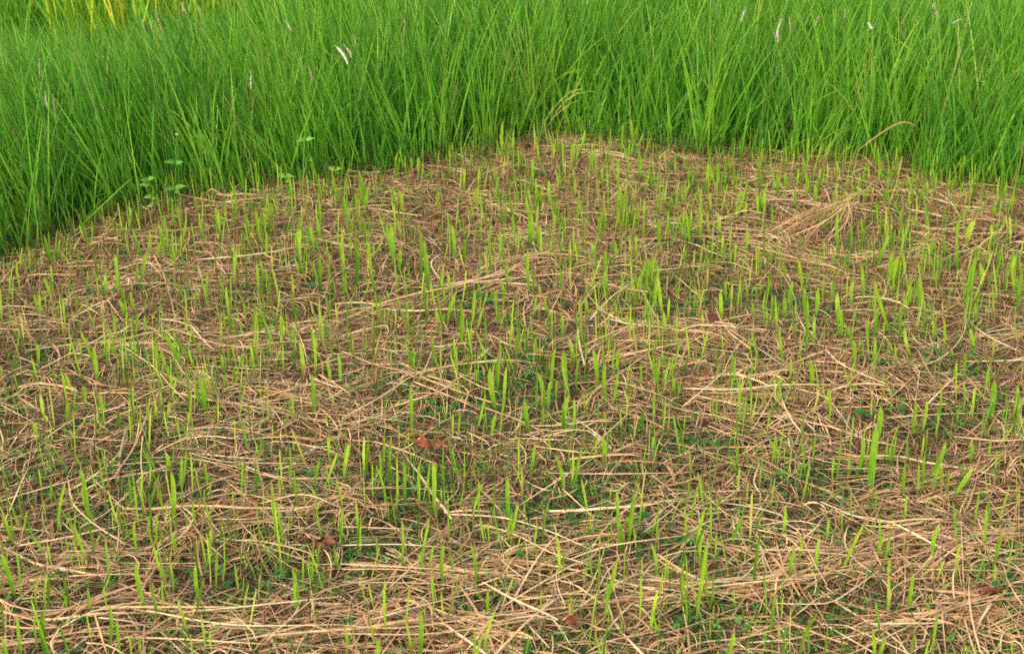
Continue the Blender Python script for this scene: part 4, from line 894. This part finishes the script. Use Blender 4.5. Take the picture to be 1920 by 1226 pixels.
# ------------------------------------------------------------------ seed heads standing over the bank
def seed_head(x0, y0, x1, y1, col, label, w=4.5, curve=0):
    """x0,y0 tip of the plume; x1,y1 its foot"""
    g = at_z(x1, 300, 0)
    ye = float(edge_y(g[0] * 1.0)) + .03
    tip, ft = at_y(x0, y0, ye), at_y(x1, y1, ye)
    down = (ft - tip) / np.linalg.norm(ft - tip)
    base = np.array([ft[0] + down[0] * .10 * (1 if down[2] < 0 else 0), ye + .02, 0.0])
    e = link('seed_head', None, loc=tuple(base), label=label, category='seed head', group='pale seed heads over the tall grass')
    s = np.linspace(0, 1, 10)[:, None]
    midp = ft + np.array([down[0] * .05, 0, -.10])
    P = (1 - s) ** 2 * base + 2 * s * (1 - s) * midp + s ** 2 * ft
    link('stem', tube_mesh('stem', P - base, .0007, M_STEM, .15, 4), parent=e)
    k = 16; s = np.linspace(0, 1, k)
    Q = ft[None] + (tip - ft)[None] * s[:, None]; Q[:, 0] += curve * np.sin(s * 3.14); 
    hw = w / ppm(ye) * .5
    r = hw * np.sin(np.clip(s * .93 + .07, 0, 1) * math.pi) ** .6 * (1 + .25 * rng.normal(0, 1, k))
    r = np.clip(r, .0004, hw * 1.3)
    V1 = tube_mesh('plume', Q - base, r * .75, M_PLUME, col, 6)
    n = 70; sh = rng.random(n); b = ft[None] + (tip - ft)[None] * sh[:, None]; b[:, 0] += curve * np.sin(sh * 3.14)
    d = (tip - ft) / np.linalg.norm(tip - ft); dd = d[None] * rng.uniform(.006, .012, (n, 1)) + rng.normal(0, hw * .75, (n, 3))
    C = b[:, None] + dd[:, None] * np.linspace(0, 1, 3)[None, :, None] - base
    V, F, A = ribbon_arrays(C, np.full((n, 3), .0004) * [1, .8, .2], np.tile(rng.normal(0, 1, (n, 1, 3)), (1, 3, 1)), rnd=np.clip(rng.normal(col, .1, n), 0, 1))
    pl = link('plume', V1, parent=e)
    link('plume_hairs', raw_mesh('plume_hairs', V, F, A, M_PLUME), parent=pl, kind='stuff')
HEADS = [
 (1, 795, 110, 815, 180, .2, 'pinkish seed head, second tallest of the left group, tilted left', 3.2, 0),
 (1, 885, 90, 912, 200, .3, 'long pinkish seed head right of the tilted one, left side', 3.2, 0),
 (1, 850, 130, 855, 180, .45, 'short seed head between the two long pinkish ones, left side', 3.5, 0),
 (1, 1018, 30, 1045, 75, .5, 'fuzzy seed head near the top edge, left of the white bent one', 5, 0),
 (1, 1605, 125, 1637, 178, .75, 'white seed head slanting left near the top, left of centre', 3.5, 0),
 (1, 218, 340, 224, 440, .45, 'slim seed head upright, upper far left', 3, 0),
 (1, 252, 530, 266, 605, .75, 'cream seed head, left one of the far left pair', 4, 0),
 (1, 300, 540, 310, 660, .45, 'tan seed head, right one of the far left pair', 4, 0),
 (1, 1407, 420, 1408, 500, .7, 'whitish seed head upright left of centre', 4.5, 0),
 (1, 1732, 378, 1750, 455, .45, 'tan seed head left of and below the white bent one', 3.5, 0),
 (1, 1885, 262, 1949, 360, 1.0, 'bright white bent seed head, brightest in the photo', 6, .006),
 (2, 20, 262, 58, 328, .55, 'fluffy beige seed head drooping right beside the bright white one', 5.5, .006),
 (2, 68, 212, 90, 260, .4, 'dull tan seed head right of the drooping pair', 3, 0),
 (3, 352, 50, 325, 130, .55, 'beige seed head slanting right near the top, right of centre', 5, 0),
 (3, 552, 108, 522, 215, .75, 'large cream seed head slanting right in the upper right', 5, 0),
 (3, 535, 175, 535, 240, .6, 'fluffy lower seed head touching the large cream one', 4.5, 0),
 (3, 598, 100, 606, 185, .4, 'slim tan seed head right of the large cream one', 3, 0),
 (3, 762, 95, 742, 150, .35, 'small dull seed head in the upper right, left of the white tip', 3.5, 0),
 (3, 910, 58, 912, 112, .3, 'small reddish tan seed head near the top, upper right', 3.5, 0),
 (3, 1046, 138, 1062, 165, 1.0, 'tiny bright white seed tip in the upper right', 4.5, 0),
 (3, 1424, 58, 1428, 122, .35, 'slim tan seed head near the top at the far right', 3.5, 0),
 (3, 1402, 30, 1405, 55, .6, 'tiny cream seed tip above the slim one at the far right', 3.5, 0),
 (3, 1556, 110, 1508, 134, .6, 'nearly level pale seed head at the far right', 3.5, 0),
]
for c, a, b, d, e_, col, lab, w, cv in HEADS:
    (x0, y0), (x1, y1) = cp(c, a, b, d, e_)
    seed_head(x0, y0, x1, y1, col, lab, w, cv)
# tiny violet flower in the right of the bank
x, y = cp(3, 1680, 460)[0]; ye = float(edge_y(at_z(x, 330)[0])) - .02
q = at_y(x, y, ye); rt = np.array([q[0] + .01, ye, 0])
e = link('violet_flower', None, loc=tuple(rt), label='tiny pale violet flower in the tall grass at the far right', category='flower')
link('stem', tube_mesh('stem', [(0, 0, 0), (0, 0, q[2] * .6), q - rt], .0008, M_WEED, .6, 4), parent=e)
for i in range(5):
    o = link('petal', leaf_mesh('petal', .006, .004, M_VIOLET, .5, k=4), parent=e); place(o, q - rt, i * 1.256, .4)
